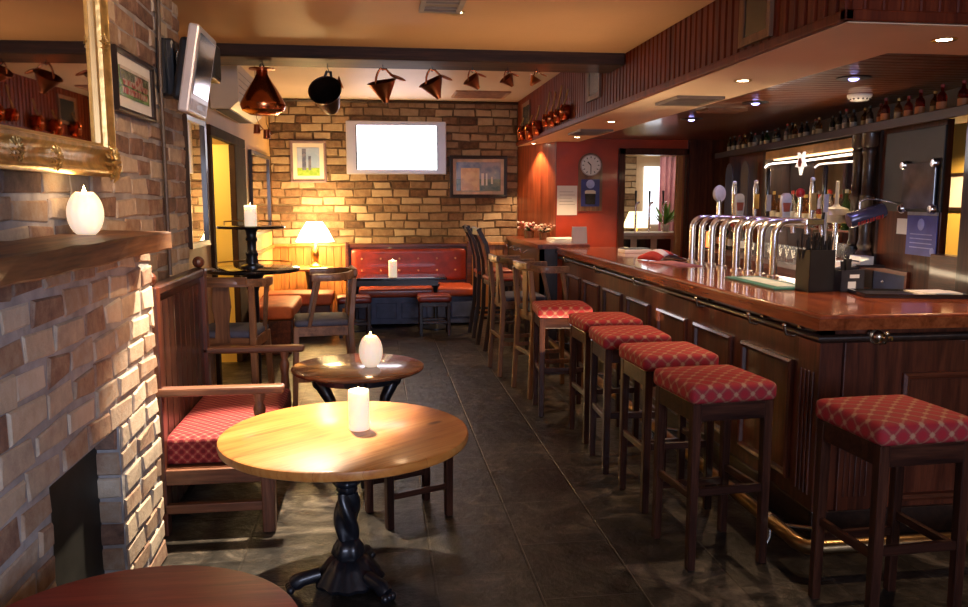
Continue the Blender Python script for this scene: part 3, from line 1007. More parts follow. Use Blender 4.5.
def shade_mat(name, c, s):
    m, nt, b = nmat(name)
    b.inputs['Base Color'].default_value = (*c, 1)
    b.inputs['Transmission Weight'].default_value = 0.0
    b.inputs['Emission Color'].default_value = (1, 0.74, 0.36, 1)
    b.inputs['Emission Strength'].default_value = s
    setp(b, 0.8)
    return m


G().lathe([(0.245, 0.325), (0.215, 0.38), (0.17, 0.47), (0.10, 0.575), (0.095, 0.575), (0.165, 0.47), (0.21, 0.38), (0.24, 0.325), (0.245, 0.325)], 36).done('shade', shade_mat('lit_lamp_shade', (0.9, 0.75, 0.5), 7.0), t, 50)
G().ball((0, 0, 0.43), 0.035).done('bulb', BULB, t, 60)
G().tube([(0.02, -0.03, 0.33), (0.02, -0.03, 0.17)], 0.002, 6).ball((0.02, -0.03, 0.165), 0.008).done('pull_cord', BRASS, t)
light('POINT', (0, 0.16, 0.66), 40, (1, 0.66, 0.28), 0.12).parent = t
light('POINT', (0, 0, 0.29), 34, (1, 0.66, 0.28), 0.06).parent = t


def padded_stool(name, label, loc, rz, w_, h, mat, wmat, cush=0.07):
    t = thing(name, label, 'stool', loc, rz)
    return t


def low_stool(label, loc, rz=0):
    t = thing('low_stool', label, 'stool', loc, rz, 'low pub stools')
    G().rbox(0, 0, 0.40, 0.48, 0.40, 0.32, 0.03, 0.015).done('seat', REDVINYL, t, 60)
    for sx in (-1, 1):
        for sy in (-1, 1):
            G().leg(sx * 0.165, sy * 0.125, 0, sx * 0.165, sy * 0.125, 0.40, 0.036, 0.04).done('leg', wood('stool'), t)
    for sy in (-1, 1):
        G().bar((-0.165, sy * 0.125, 0.16), (0.165, sy * 0.125, 0.16), 0.02, 0.03).done('stretcher', wood('stool', 'X'), t)
    g = G()
    for sx in (-1, 1):
        g.bar((sx * 0.165, -0.125, 0.375), (sx * 0.165, 0.125, 0.375), 0.02, 0.05)
        g.bar((-0.165, sx * 0.125, 0.375), (0.165, sx * 0.125, 0.375), 0.02, 0.05)
    g.done('apron', wood('stool', 'X'), t)
    return t


ls = low_stool('low red topped stool before the right end of the back bench', (0.67, 9.5, 0))
dup(ls, (-0.28, 9.5, 0), 0.1, 'low red topped stool partly hidden behind the side-facing bar chair')
t = dup(ls, (0.14, 3.96, 0), R(24), 'low dark wooden stool tucked behind the round pine table')

# ================================================================== SETTLE
st = thing('settle', 'high backed wooden settle with crimson patterned seat beside the fireplace', 'settle', (-1.07, 3.80, 0))
SD, SW = 0.56, 1.08      # depth x, width y
g = G()
boards(g, (0.03, 0.09, 0.06), Y, Z, X, SW - 0.1, 1.06, 0.11, 0.008, 0.01)
g.box(-0.015, 0.032, 0.05, SW + 0.03, 0.06, 1.17)
g.box(-0.02, 0.055, 0.03, SW + 0.06, 1.15, 1.20, 0.012)
g.done('back_panel', wood('stool'), st)
for yy in (0.06, SW + 0.03):
    g = G().box(-0.015, 0.06, yy - 0.035, yy + 0.035, 0, 1.2, 0.006)
    g.ball((0.022, yy, 1.235), 0.035)
    g.done('back_post', wood('mahogany'), st)
G().rbox(0.29, SW / 2 + 0.045, 0.33, 0.47, 0.50, SW - 0.06, 0.03, 0.012, n=11).done('seat_cushion', FABRIC2, st, 60, uv=True)
g = G().box(0.02, SD, 0.03, 0.075, 0.25, 0.325, 0.005).box(0.02, SD, SW, SW + 0.045, 0.25, 0.325, 0.005).box(SD - 0.045, SD, 0.03, SW + 0.04, 0.25, 0.325, 0.005)
g.box(0.02, SD, 0.05, SW, 0.3, 0.33)
g.done('seat_frame', wood('settle', 'X'), st)
for yy in (0.045, SW + 0.03):
    G().box(0.02, SD - 0.02, yy - 0.02, yy + 0.02, 0.11, 0.155, 0.005).done('stretcher', wood('settle', 'X'), st)
    G().leg(SD - 0.03, yy, 0, SD - 0.03, yy, 0.325, 0.06, 0.065).done('leg', wood('settle'), st)
    a = G().box(0.02, SD + 0.06, yy - 0.035, yy + 0.035, 0.685, 0.725, 0.012)
    a = a.done('armrest', wood('settle', 'X'), st)
    G().lathe([(0.024, 0.32), (0.026, 0.40), (0.017, 0.43), (0.028, 0.47), (0.022, 0.55), (0.030, 0.61), (0.018, 0.64), (0.026, 0.66), (0.026, 0.69)], 16, MX.Translation((SD - 0.06, yy, 0))).done('arm_post', wood('settle'), st, 50)

# ================================================================== ROUND TABLES


def tabletop(g, r, z0, z1, bev=0.012, seg=72):
    return g.lathe([(0, z0), (r - bev, z0), (r - 0.004, z0 + bev * 0.4), (r, (z0 + z1) / 2), (r - 0.003, z1 - bev * 0.5), (r - bev, z1 - 0.001), (0, z1)], seg)


def pine_mat():
    m, nt, b = nmat('knotty_pine_planks')
    v = coords(nt, (1, 1, 1))
    rot = N(nt, 'ShaderNodeMapping')
    rot.inputs['Rotation'].default_value = (0, 0, R(-38))
    nt.links.new(v, rot.inputs[0])
    br = N(nt, 'ShaderNodeTexBrick', offset=0.5)
    for k, x in (('Scale', 1.0), ('Mortar Size', 0.0008), ('Brick Width', 4.0), ('Row Height', 0.11), ('Bias', 0.0)):
        br.inputs[k].default_value = x
    br.inputs['Color1'].default_value = (0.2, 0.2, 0.2, 1)
    br.inputs['Color2'].default_value = (0.8, 0.8, 0.8, 1)
    br.inputs['Mortar'].default_value = (0, 0, 0, 1)
    nt.links.new(rot.outputs[0], br.inputs['Vector'])
    st_ = N(nt, 'ShaderNodeMapping', Scale=(1.2, 14, 6))
    nt.links.new(rot.outputs[0], st_.inputs[0])
    n = N(nt, 'ShaderNodeTexNoise', Scale=2.2, Detail=6.0, Distortion=1.2)
    nt.links.new(st_.outputs[0], n.inputs['Vector'])
    ad = N(nt, 'ShaderNodeMath', operation='MULTIPLY_ADD')
    ad.inputs[1].default_value = 0.36
    nt.links.new(br.outputs['Color'], ad.inputs[0])
    nt.links.new(n.outputs[0], ad.inputs[2])
    c = ramp(nt, [(0.36, (0.20, 0.055, 0.010)), (0.52, (0.44, 0.145, 0.028)), (0.7, (0.56, 0.215, 0.045)), (0.9, (0.62, 0.28, 0.075))], ad.outputs[0])
    kn = N(nt, 'ShaderNodeTexVoronoi', Scale=3.1)
    km = N(nt, 'ShaderNodeMapping', Scale=(1, 2.4, 1))
    nt.links.new(rot.outputs[0], km.inputs[0])
    nt.links.new(km.outputs[0], kn.inputs['Vector'])
    kf = ramp(nt, [(0.0, (1, 1, 1)), (0.08, (0.85, 0.85, 0.85)), (0.15, (0, 0, 0))], kn.outputs['Distance'])
    mx = N(nt, 'ShaderNodeMixRGB')
    mx.inputs[2].default_value = (0.16, 0.045, 0.012, 1)
    nt.links.new(kf, mx.inputs[0])
    nt.links.new(c, mx.inputs[1])
    nt.links.new(mx.outputs[0], b.inputs['Base Color'])
    setp(b, 0.36, 0, 0.22, 0.15)
    return m


pt = thing('pub_table', 'round honey pine table with ornate iron pedestal in the foreground', 'table', (-0.14, 3.24, 0))
tabletop(G(), 0.505, 0.618, 0.66, 0.012, 96).done('tabletop', pine_mat(), pt, 35)
ck = lambda k, amp, tw: (lambda r, z, a: r * (1 + amp * math.cos(k * a + tw * z)))
g = G()
P_ = [(0.05, 0.60), (0.052, 0.585), (0.034, 0.575), (0.034, 0.50), (0.046, 0.49), (0.046, 0.475), (0.036, 0.465)]
g.lathe(P_[::-1], 28)
g.lathe([(0.036, 0.465), (0.054, 0.45), (0.054, 0.435), (0.04, 0.425), (0.043, 0.41), (0.033, 0.395)][::-1], 28, fn=ck(8, 0.06, 0))
g.lathe([(0.037 + 0.010 * math.sin(PI * k / 16), 0.20 + 0.2 * k / 16) for k in range(17)], 40, fn=ck(3, 0.26, 34))
g.lathe([(0.038, 0.20), (0.058, 0.17), (0.066, 0.14), (0.056, 0.12), (0.07, 0.11), (0.05, 0.10)][::-1], 36, fn=ck(6, 0.08, 0))
g.done('pedestal', IRON, pt, 60)
g = G().lathe([(0.135, 0.012), (0.145, 0.03), (0.125, 0.055), (0.10, 0.085), (0.075, 0.12), (0, 0.125)], 48, fn=ck(12, 0.05, 0))
g.done('base', IRON, pt, 60)
for k in range(3):
    a = R(-48 + 120 * k)
    c, s_ = math.cos(a), math.sin(a)
    g = G().tube([(0.12 * c, 0.12 * s_, 0.06), (0.19 * c, 0.19 * s_, 0.05), (0.215 * c, 0.215 * s_, 0.04), (0.235 * c, 0.235 * s_, 0.03)], 0.03, 12, rs=[0.03, 0.03, 0.034, 0.026])
    for q in (-1, 0, 1):
        g.ball(((0.243) * c - q * 0.02 * s_, 0.243 * s_ + q * 0.02 * c, 0.018), 0.018)
    g.done('claw_foot', IRON, pt, 60)
g = G()
for k in range(4):
    a = PI / 4 + PI / 2 * k
    g.bar((0, 0, 0.604), (0.3 * math.cos(a), 0.3 * math.sin(a), 0.612), 0.03, 0.012)
g.done('top_bracket', IRON, pt)
candle('pillar', (-0.085, 3.26, 0.66), 0.043, 0.165, 'lit white pillar candle on the round pine table', power=1.4)

tb = thing('pub_table', 'round dark glossy table with iron legs, behind the pine table', 'table', (-0.12, 4.66, 0))
tabletop(G(), 0.385, 0.615, 0.64, 0.01, 80).done('tabletop', wood('browntop', 'X'), tb, 35)
for k in range(3):
    a = R(35 + 120 * k)
    c, s_ = math.cos(a), math.sin(a)
    pr_ = [(0.31, 0.60), (0.30, 0.56), (0.25, 0.50), (0.19, 0.40), (0.16, 0.30), (0.17, 0.20), (0.22, 0.10), (0.29, 0.04), (0.33, 0.0)]
    g = G().tube([(r_ * c, r_ * s_, z_ + 0.015) for r_, z_ in pr_], 0.02, 10, rs=[0.018, 0.036, 0.042, 0.034, 0.026, 0.024, 0.022, 0.024, 0.018])
    g.ball((0.27 * c, 0.27 * s_, 0.52), 0.035, 1, 1, 1.3)
    g.done('leg', IRON, tb, 60)
g = G().tube([(0.24 * math.cos(q), 0.24 * math.sin(q), 0.585) for q in (2 * PI * k / 30 for k in range(30))], 0.016, 8, closed=True, sec=[(-0.008, -0.03), (0.008, -0.03), (0.008, 0.03), (-0.008, 0.03)])
g.done('apron_ring', IRON, tb)
G().lathe([(0, 0.24), (0.17, 0.24), (0.175, 0.25), (0.17, 0.26), (0, 0.26)], 36).done('lower_shelf', IRON, tb, 40)
candle('egg', (-0.045, 4.62, 0.64), 0.066, 0.18, 'ribbed egg candle burning on the dark round iron legged table', power=1.4)

tr = thing('pub_table', 'round dark red table cut off at the bottom left corner', 'table', (-0.56, 1.69, 0))
tabletop(G(), 0.385, 0.63, 0.66, 0.012, 96).done('tabletop', wood('redtop', 'X'), tr, 35)
G().lathe([(0.2, 0), (0.2, 0.03), (0.06, 0.09), (0.04, 0.14), (0.055, 0.3), (0.04, 0.5), (0.09, 0.63)], 28).done('pedestal', IRON, tr, 50)

ht = thing('poseur_table', 'tall two tier black round table near the doorway', 'table', (-0.95, 6.32, 0))
tabletop(G(), 0.355, 1.055, 1.085, 0.01, 64).done('lower_tabletop', BLACKGLOSS, ht, 35)
tabletop(G(), 0.255, 1.385, 1.405, 0.008, 56).done('upper_tabletop', BLACKGLOSS, ht, 35)
G().lathe([(0.085, 1.085), (0.085, 1.10), (0.045, 1.115), (0.04, 1.17), (0.05, 1.19), (0.034, 1.22), (0.034, 1.28), (0.048, 1.30), (0.035, 1.32), (0.04, 1.36), (0.06, 1.385)], 24).done('column', IRON, ht, 50)
G().lathe([(0.26, 0), (0.26, 0.03), (0.06, 0.08), (0.04, 0.14), (0.04, 0.9), (0.07, 1.0), (0.1, 1.055)], 28).done('pedestal', IRON, ht, 50)
for (rr, z0, nm) in ((0.225, 1.405, 'upper_rail'), (0.30, 1.085, 'lower_rail')):
    g = G().tube([(rr * math.cos(q), rr * math.sin(q), z0 + 0.032) for q in (R(20 + 14 * k) for k in range(11))], 0.005, 8)
    for q in (R(20), R(90), R(160)):
        g.tube([(rr * math.cos(q), rr * math.sin(q), z0), (rr * math.cos(q), rr * math.sin(q), z0 + 0.032)], 0.005, 8)
    g.done(nm, BRASS, ht, 60)
candle('pillar', (-0.94, 6.25, 1.405), 0.046, 0.155, 'lit pillar candle on top tier of the tall black table', power=5)

# ================================================================== CHAIRS


def bar_chair(label, loc, rz, wk='oak', pad=NAVY):
    t = thing('bar_chair', label, 'chair', loc, rz, 'low backed wooden bar chairs')
    w_ = wood(wk)
    G().rbox(0, 0, 0.685, 0.735, 0.42, 0.40, 0.022, 0.012).done('seat_pad', pad, t, 60)
    g = G().box(-0.21, 0.21, -0.20, -0.17, 0.62, 0.69, 0.004).box(-0.21, 0.21, 0.17, 0.20, 0.62, 0.69, 0.004).box(-0.215, -0.185, -0.2, 0.2, 0.62, 0.69, 0.004).box(0.185, 0.215, -0.2, 0.2, 0.62, 0.69, 0.004)
    g.done('seat_rail', wood(wk, 'X'), t)
    for sx in (-1, 1):
        G().leg(sx * 0.225, 0.215, 0, sx * 0.195, 0.185, 0.69, 0.035, 0.042).done('leg', w_, t)
        G().leg(sx * 0.215, -0.235, 0, sx * 0.20, -0.20, 0.69, 0.036, 0.044).done('leg', w_, t)
        G().leg(sx * 0.20, -0.20, 0.685, sx * 0.205, -0.235, 1.04, 0.044, 0.034).done('back_post', w_, t)
        G().leg(sx * 0.20, 0.10, 0.66, sx * 0.245, 0.02, 1.035, 0.026, 0.03).done('arm_spindle', w_, t)
        G().bar((sx * 0.212, -0.215, 0.3), (sx * 0.212, 0.2, 0.3), 0.022, 0.034).done('stretcher', w_, t)
    for sy, z in ((0.2, 0.22), (-0.22, 0.36)):
        G().bar((-0.21, sy, z), (0.21, sy, z), 0.022, 0.034).done('stretcher', wood(wk, 'X'), t)
    pts = []
    for k in range(19):
        a = PI * (-0.08 + 1.16 * k / 18)
        pts.append((0.262 * math.cos(a), -0.09 - 0.16 * math.sin(a) + (0.12 if k in (0, 18) else (0.05 if k in (1, 17) else 0)), 1.05 + 0.012 * math.sin(max(0, min(PI, a)))))
    g = G().tube(pts, 0.03, sec=[(-0.022, -0.026), (0.022, -0.026), (0.026, 0), (0.02, 0.026), (-0.02, 0.026), (-0.026, 0)])
    g.done('arm_rail', wood(wk, 'X'), t, 40)
    G().bar((-0.18, -0.243, 1.075), (0.18, -0.243, 1.075), 0.03, 0.05).done('crest_rail', wood(wk, 'X'), t)
    g = G().prism([(-0.05, 0.66), (0.05, 0.66), (0.042, 0.78), (0.062, 0.9), (0.05, 1.04), (-0.05, 1.04), (-0.062, 0.9), (-0.042, 0.78)], -0.008, 0.008, MX.Translation((0, -0.205, 0)) @ MX.Rotation(R(90), 4, 'X'))
    g.done('splat', w_, t)
    return t


bc = bar_chair('wooden bar chair with its back to us at the tall black table', (-1.0, 5.62, 0), R(-6))
dup(bc, (-0.42, 6.05, 0), R(96), 'bar chair seen from the side, right of the tall black table')
t1 = dup(bc, (1.41, 6.47, 0), R(-82), 'pale wooden bar chair nearer to the red topped bar stools')
t2 = dup(bc, (1.31, 7.3, 0), R(-86), 'wooden bar chair farther along the counter, before the dark high backed chairs')


def high_chair(label, loc, rz):
    t = thing('high_back_chair', label, 'chair', loc, rz, 'dark high backed bar chairs')
    G().rbox(0, 0, 0.74, 0.79, 0.42, 0.42, 0.022, 0.01).done('seat', REDVINYL, t, 60)
    G().box(-0.2, 0.2, -0.2, 0.2, 0.69, 0.74, 0.006).done('seat_frame', wood('dark', 'X'), t)
    for sx in (-1, 1):
        G().leg(sx * 0.2, 0.2, 0, sx * 0.18, 0.18, 0.70, 0.035, 0.045).done('leg', wood('dark'), t)
        G().tube([(sx * 0.2, -0.26, 0.0), (sx * 0.19, -0.2, 0.4), (sx * 0.185, -0.19, 0.75), (sx * 0.185, -0.2, 0.95), (sx * 0.185, -0.25, 1.15), (sx * 0.185, -0.33, 1.30)], 0.02, 8, sec=[(-0.018, -0.022), (0.018, -0.022), (0.018, 0.022), (-0.018, 0.022)]).done('back_post', wood('dark'), t)
        G().bar((sx * 0.19, -0.2, 0.3), (sx * 0.19, 0.19, 0.3), 0.02, 0.03).done('stretcher', wood('dark'), t)
    G().bar((-0.2, -0.31, 1.27), (0.2, -0.31, 1.27), 0.03, 0.08).done('crest_rail', wood('dark', 'X'), t)
    G().tube([(0, -0.19, 0.79), (0, -0.2, 0.95), (0, -0.25, 1.15), (0, -0.30, 1.25)], 0.02, sec=[(-0.07, -0.008), (0.07, -0.008), (0.07, 0.008), (-0.07, 0.008)]).done('splat', wood('mahogany'), t)
    G().bar((-0.19, 0.19, 0.25), (0.19, 0.19, 0.25), 0.02, 0.03).done('stretcher', wood('dark', 'X'), t)
    return t


hc = high_chair('dark high backed bar chair nearer us at the far counter', (1.37, 8.55, 0), R(-86))
dup(hc, (1.36, 9.35, 0), R(-90), 'dark high backed bar chair farthest away, next to the red bench')


def bar_stool():
    t = thing('bar_stool', 'red patterned bar stool standing alone at the right, past the counter corner', 'stool', (1.915, 2.70, 0), R(3), 'red trellis fabric bar stools along the counter')
    G().rbox(0, 0, 0.742, 0.825, 0.405, 0.405, 0.026, 0.014, n=13).done('seat_cushion', FABRIC, t, 60, uv=True)
    g = G()
    for sx in (-1, 1):
        g.box(-0.17, 0.17, sx * 0.175 - 0.011, sx * 0.175 + 0.011, 0.665, 0.745, 0.003)
        g.box(sx * 0.175 - 0.011, sx * 0.175 + 0.011, -0.17, 0.17, 0.665, 0.745, 0.003)
    g.done('apron', wood('stool', 'X'), t)
    for sx in (-1, 1):
        for sy in (-1, 1):
            G().leg(sx * 0.172, sy * 0.172, 0, sx * 0.168, sy * 0.168, 0.745, 0.036, 0.042).done('leg', wood('stool'), t)
    for sx in (-1, 1):
        G().bar((sx * 0.171, -0.17, 0.33), (sx * 0.171, 0.17, 0.33), 0.02, 0.034).done('stretcher', wood('stool', 'Y'), t)
    G().bar((-0.17, -0.171, 0.35), (0.17, -0.171, 0.35), 0.02, 0.036).done('stretcher', wood('stool', 'X'), t)
    G().bar((-0.17, 0.172, 0.26), (0.17, 0.172, 0.26), 0.02, 0.034).done('stretcher', wood('stool', 'X'), t)
    return t


bs = bar_stool()
for x, y, a, lb in ((1.485, 3.35, 5, 'nearest red bar stool in the row of five along the counter front'),
                    (1.51, 3.99, 2, 'second nearest red bar stool in the row along the counter front'),
                    (1.49, 4.58, -2, 'third red bar stool from the near end of the row'),
                    (1.515, 5.18, 2, 'fourth red bar stool from the near end, mostly hidden behind nearer stools'),
                    (1.375, 5.86, -4, 'farthest red bar stool in the row, in front of the wooden bar chairs')):
    dup(bs, (x, y, 0), R(a), lb)

# ================================================================== BAR COUNTER
bar = thing('bar_counter', 'long dark mahogany bar counter with polished top and panelled front', 'bar counter', (2.045, 3.42, 0))
FX, FY = 3.6, 5.28      # lengths of the two fronts
g = G().box(0, 0.06, 0, FY, 0.05, 1.03).box(0, FX, 0, 0.06, 0.05, 1.03).box(0.02, FX, 0.02, 0.08, 0, 0.06).box(0.02, 0.08, 0.02, FY, 0, 0.06)
g.box(0.06, 0.6, 0.06, FY, 0.98, 1.03).box(0.06, FX, 0.06, 0.7, 0.98, 1.03).box(0.55, 0.6, 0.7, FY, 0, 0.98)
g.box(0.03, 0.06, FY - 0.02, FY, 0, 1.03)
g.done('carcass', wood('mahogany'), bar)
# worktop
op = [(-0.075, -0.09), (FX, -0.09), (FX, 0.66), (0.72, 0.66), (0.72, FY), (-0.075, FY)]
ip = [(-0.03, -0.045), (FX, -0.045), (FX, 0.66), (0.72, 0.66), (0.72, FY), (-0.03, FY)]
G().prism(op, 1.015, 1.066).prism(ip, 1.066, 1.078).done('worktop', wood('worktop', 'Y'), bar)
G().tube([(-0.055, FY, 1.07), (-0.055, -0.07, 1.07), (FX, -0.07, 1.07)], 0.012, 8).done('edge_bead', wood('mahogany_red', 'Y'), bar, 60)
G().tube([(-0.03, FY, 0.965), (-0.03, -0.03, 0.965), (FX, -0.03, 0.965)], 0.02, 8).done('under_rail', wood('dark', 'Y'), bar, 60)
G().box(-0.02, 0, 0, FY, 0.0, 0.13, 0.005).box(-0.02, FX, -0.02, 0, 0.0, 0.13, 0.005).done('plinth', wood('dark', 'Y'), bar)
MP = [(0, 0), (0, 0.018), (0.014, 0.026), (0.03, 0.018), (0.036, 0)]
for y0_ in (0.24, 0.93, 1.62, 2.36, 3.05, 3.75, 4.45):
    wd_ = 0.56 if y0_ < 2 else 0.54
    G().frame((-0.001, y0_, 0.205), Y, Z, nX, wd_, 0.61, MP).done('panel_moulding', wood('mahogany'), bar)
for x0_ in (0.41, 1.25, 2.1):
    G().frame((x0_, -0.001, 0.16), X, Z, nY, 0.72, 0.63, MP).done('panel_moulding', wood('mahogany', 'X'), bar)
# corner pilasters with flutes
g = G().box(-0.02, 0.06, -0.022, 0.0, 0.13, 0.95).box(0.10, 0.27, -0.022, 0, 0.13, 0.95, 0.004)
for k in range(5):
    g.box(0.125 + k * 0.028, 0.138 + k * 0.028, -0.03, -0.02, 0.2, 0.62, 0.004)
g.done('pilaster', wood('mahogany'), bar)
g = G().box(-0.022, 0, -0.02, 0.17, 0.13, 0.95, 0.004)
for k in range(4):
    g.box(-0.03, -0.02, 0.02 + k * 0.035, 0.035 + k * 0.035, 0.2, 0.8, 0.004)
g.done('pilaster', wood('mahogany'), bar)
# foot rail
G().box(0.60, 0.63, 0.8, FY - 0.1, 0.93, 0.97).done('added_strip', emit('added_strip_glow', (1, 0.78, 0.5), 9), bar)  # glowing strip added out of sight behind the counter
light('AREA', (2.78, 5.6, 0.93), 26, (1, 0.74, 0.46), 0.2, (2.4, 5.6, 2.3), size_y=4.0, name='added_counter_light').data.spread = R(95)  # added up-facing light that brightens the soffit
fr = G().tube([(-0.27, FY - 0.1, 0.135), (-0.27, -0.33, 0.135), (-0.255, -0.38, 0.135), (-0.21, -0.40, 0.135), (FX, -0.40, 0.135)], 0.032, 14).done('foot_rail', plain('dull_bronze', (0.30, 0.20, 0.10), 0.3, 1.0, var=0.3), bar, 60)
for p in ((-0.27, -0.1), (-0.27, 1.5), (-0.27, 3.2), (-0.27, 4.8)):
    g = G().tube([(p[0], p[1], 0.135), (p[0] - 0.0, p[1], 0.06), (p[0] - 0.03, p[1], 0.0)], 0.012, 8).tube([(p[0], p[1], 0.12), (-0.02, p[1], 0.08)], 0.011, 8)
    g.lathe([(0.037, -0.012), (0.037, 0.012)], 16, MX.Translation((p[0], p[1], 0.135)) @ MX.Rotation(R(90), 4, 'X'))
    g.done('rail_bracket', CHROME, fr, 60)
for x_ in (0.9, 2.3):
    g = G().tube([(x_, -0.40, 0.135), (x_, -0.40, 0.0)], 0.012, 8).tube([(x_, -0.40, 0.12), (x_, -0.02, 0.08)], 0.011, 8)
    g.done('rail_bracket', CHROME, fr, 60)
# coat hooks under the counter edge


def coat_hook(p, n, big=False):
    """n = outward direction (unit)"""
    t = V((-n[1], n[0], 0))
    nn = V((n[0], n[1], 0))
    P0 = V(p)
    g = G()
    g.tube([P0 + nn * 0.0 + V((0, 0, 0.0)), P0 + nn * 0.05 - V((0, 0, 0.03)), P0 + nn * 0.085 - V((0, 0, 0.02)), P0 + nn * 0.095 + V((0, 0, 0.02))], 0.0075, 8)
    g.ball(P0 + nn * 0.095 + V((0, 0, 0.024)), 0.011)
    g.tube([P0, P0 + nn * 0.02], 0.02 if not big else 0.036, 14)
    if big:
        g.ball(P0 + nn * 0.03, 0.03)
        g.tube([P0 + nn * 0.03, P0 + nn * 0.09 + t * 0.03], 0.010, 8)
    return g.done('coat_hook', NICKEL, bar, 60)


for yy in (0.18, 0.56, 1.27, 2.5, 3.6, 4.8):
    coat_hook((-0.0, yy, 0.975), (-1, 0))
coat_hook((0.24, -0.022, 0.975), (0, -1), True)
coat_hook((0.76, -0.002, 0.95), (0, -1))
coat_hook((1.5, -0.002, 0.95), (0, -1))

fc = thing('bar_counter', 'narrow raised counter section at the far end of the bar', 'bar counter', (1.80, 8.74, 0))
g = G().box(0, 0.05, 0, 2.22, 0, 1.06).box(0, 0.2, 0, 0.05, 0, 1.06)
g.done('carcass', wood('dark'), fc)
G().prism([(-0.03, -0.03), (0.56, -0.03), (0.56, 1.23), (0.43, 1.23), (0.12, 2.22), (-0.03, 2.22)], 1.06, 1.11).done('worktop', wood('mahogany_red', 'Y'), fc)
for yy in (0.75, 1.25, 1.75):
    P0 = V((0, yy, 1.0))
    G().tube([P0, P0 + V((-0.05, 0, -0.03)), P0 + V((-0.085, 0, -0.015)), P0 + V((-0.09, 0, 0.02))], 0.01, 8).done('coat_hook', CHROME, fc, 60)

# ================================================================== BULKHEAD FITTINGS


def vent_panel(label, y, wd, z, ht):
    t = thing('framed_panel', label, 'panel', (1.935, y, z), 0, 'framed dark panels on the boarded bulkhead')
    G().frame((0, 0, 0), Y, Z, nX, wd, ht, [(0, 0), (0, 0.022), (0.045, 0.016), (0.045, 0)]).done('frame', wood('oak'), t)
    G().box(-0.01, -0.004, 0.04, wd - 0.04, 0.04, ht - 0.04).done('dark_panel', plain('smoked_panel', (0.03, 0.028, 0.025), 0.25, var=0.3), t)


vent_panel('framed dark panel highest on the bulkhead, nearest to us', 3.82, 0.34, 2.395, 0.32)
vent_panel('framed dark panel on the bulkhead just past the beam', 6.85, 0.42, 2.48, 0.36)
vent_panel('framed dark panel at far end of bulkhead behind the copper pans', 10.05, 0.5, 2.50, 0.34)


def pan(label, y, z, r, hl):
    t = thing('copper_pan', label, 'copperware', (1.925, y, z), 0, 'copper pans hung along the bulkhead')
    M = MX.Rotation(R(-90), 4, 'Y')
    G().lathe([(0, 0), (r * 0.92, 0), (r, 0.02), (r, 0.075), (r * 1.04, 0.078), (r * 0.96, 0.07), (r * 0.9, 0.012), (0, 0.01)], 26, M).done('bowl', COPPER, t, 40)
    G().tube([(-0.06, 0, r * 0.9), (-0.03, 0, r + hl * 0.4), (-0.012, 0, r + hl)], 0.009, 8).done('handle', BRASS, t, 60)
    G().tube([(0, 0, r + hl - 0.006), (-0.022, 0, r + hl - 0.006)], 0.005, 6).done('hook', IRON, t)


for k, (yy, zz, r_, hl, lb) in enumerate(((7.98, 2.47, 0.075, 0.15, 'copper pan nearest to us on the bulkhead'),
                                           (8.27, 2.46, 0.07, 0.24, 'second nearest copper pan on the bulkhead, long handled'),
                                           (8.55, 2.46, 0.08, 0.20, 'third copper pan from the near end of the bulkhead group'),
                                           (8.85, 2.47, 0.07, 0.24, 'fourth copper pan on the bulkhead, middle of the row'),
                                           (9.40, 2.44, 0.09, 0.17, 'fifth copper pan on the bulkhead, with a gap before it'),
                                           (9.85, 2.43, 0.10, 0.10, 'broad copper pan second from the far end of the bulkhead'),
                                           (10.4, 2.46, 0.095, 0.1, 'copper pan farthest along the bulkhead by the back wall'))):
    pan(lb, yy, zz, r_, hl)


def downlight(label, loc, blue=False, energy=20, group='small recessed downlights in the cream soffit', ang=100, aim=None):
    t = thing('recessed_downlight', label, 'light', loc, 0, group)
    G().lathe([(0.03, 0.0), (0.052, -0.006), (0.055, -0.003), (0.055, 0.002), (0.03, 0.002)] if not blue else [(0.034, -0.001), (0.04, -0.012), (0.10, -0.008), (0.105, 0.002), (0.034, 0.002)], 24).done('bezel', BRASS if not blue else IRON, t, 40)
    G().lathe([(0, -0.002), (0.033, -0.002), (0.033, 0.001), (0, 0.001)] if not blue else [(0, -0.022), (0.02, -0.02), (0.034, -0.008), (0.034, 0.001), (0, 0.001)], 20).done('bulb', BLUEBULB if blue else BULB, t)
    l = light('SPOT', (0, 0, -0.03 if blue else -0.012), energy, (0.45, 0.42, 1) if blue else (WARM if energy < 500 else (1, 0.80, 0.57)), 0.03, angle=ang, blend=0.5)
    l.parent = t
    if aim:
        l.rotation_euler = (V(aim) - V(loc)).to_track_quat('-Z', 'Y').to_euler()


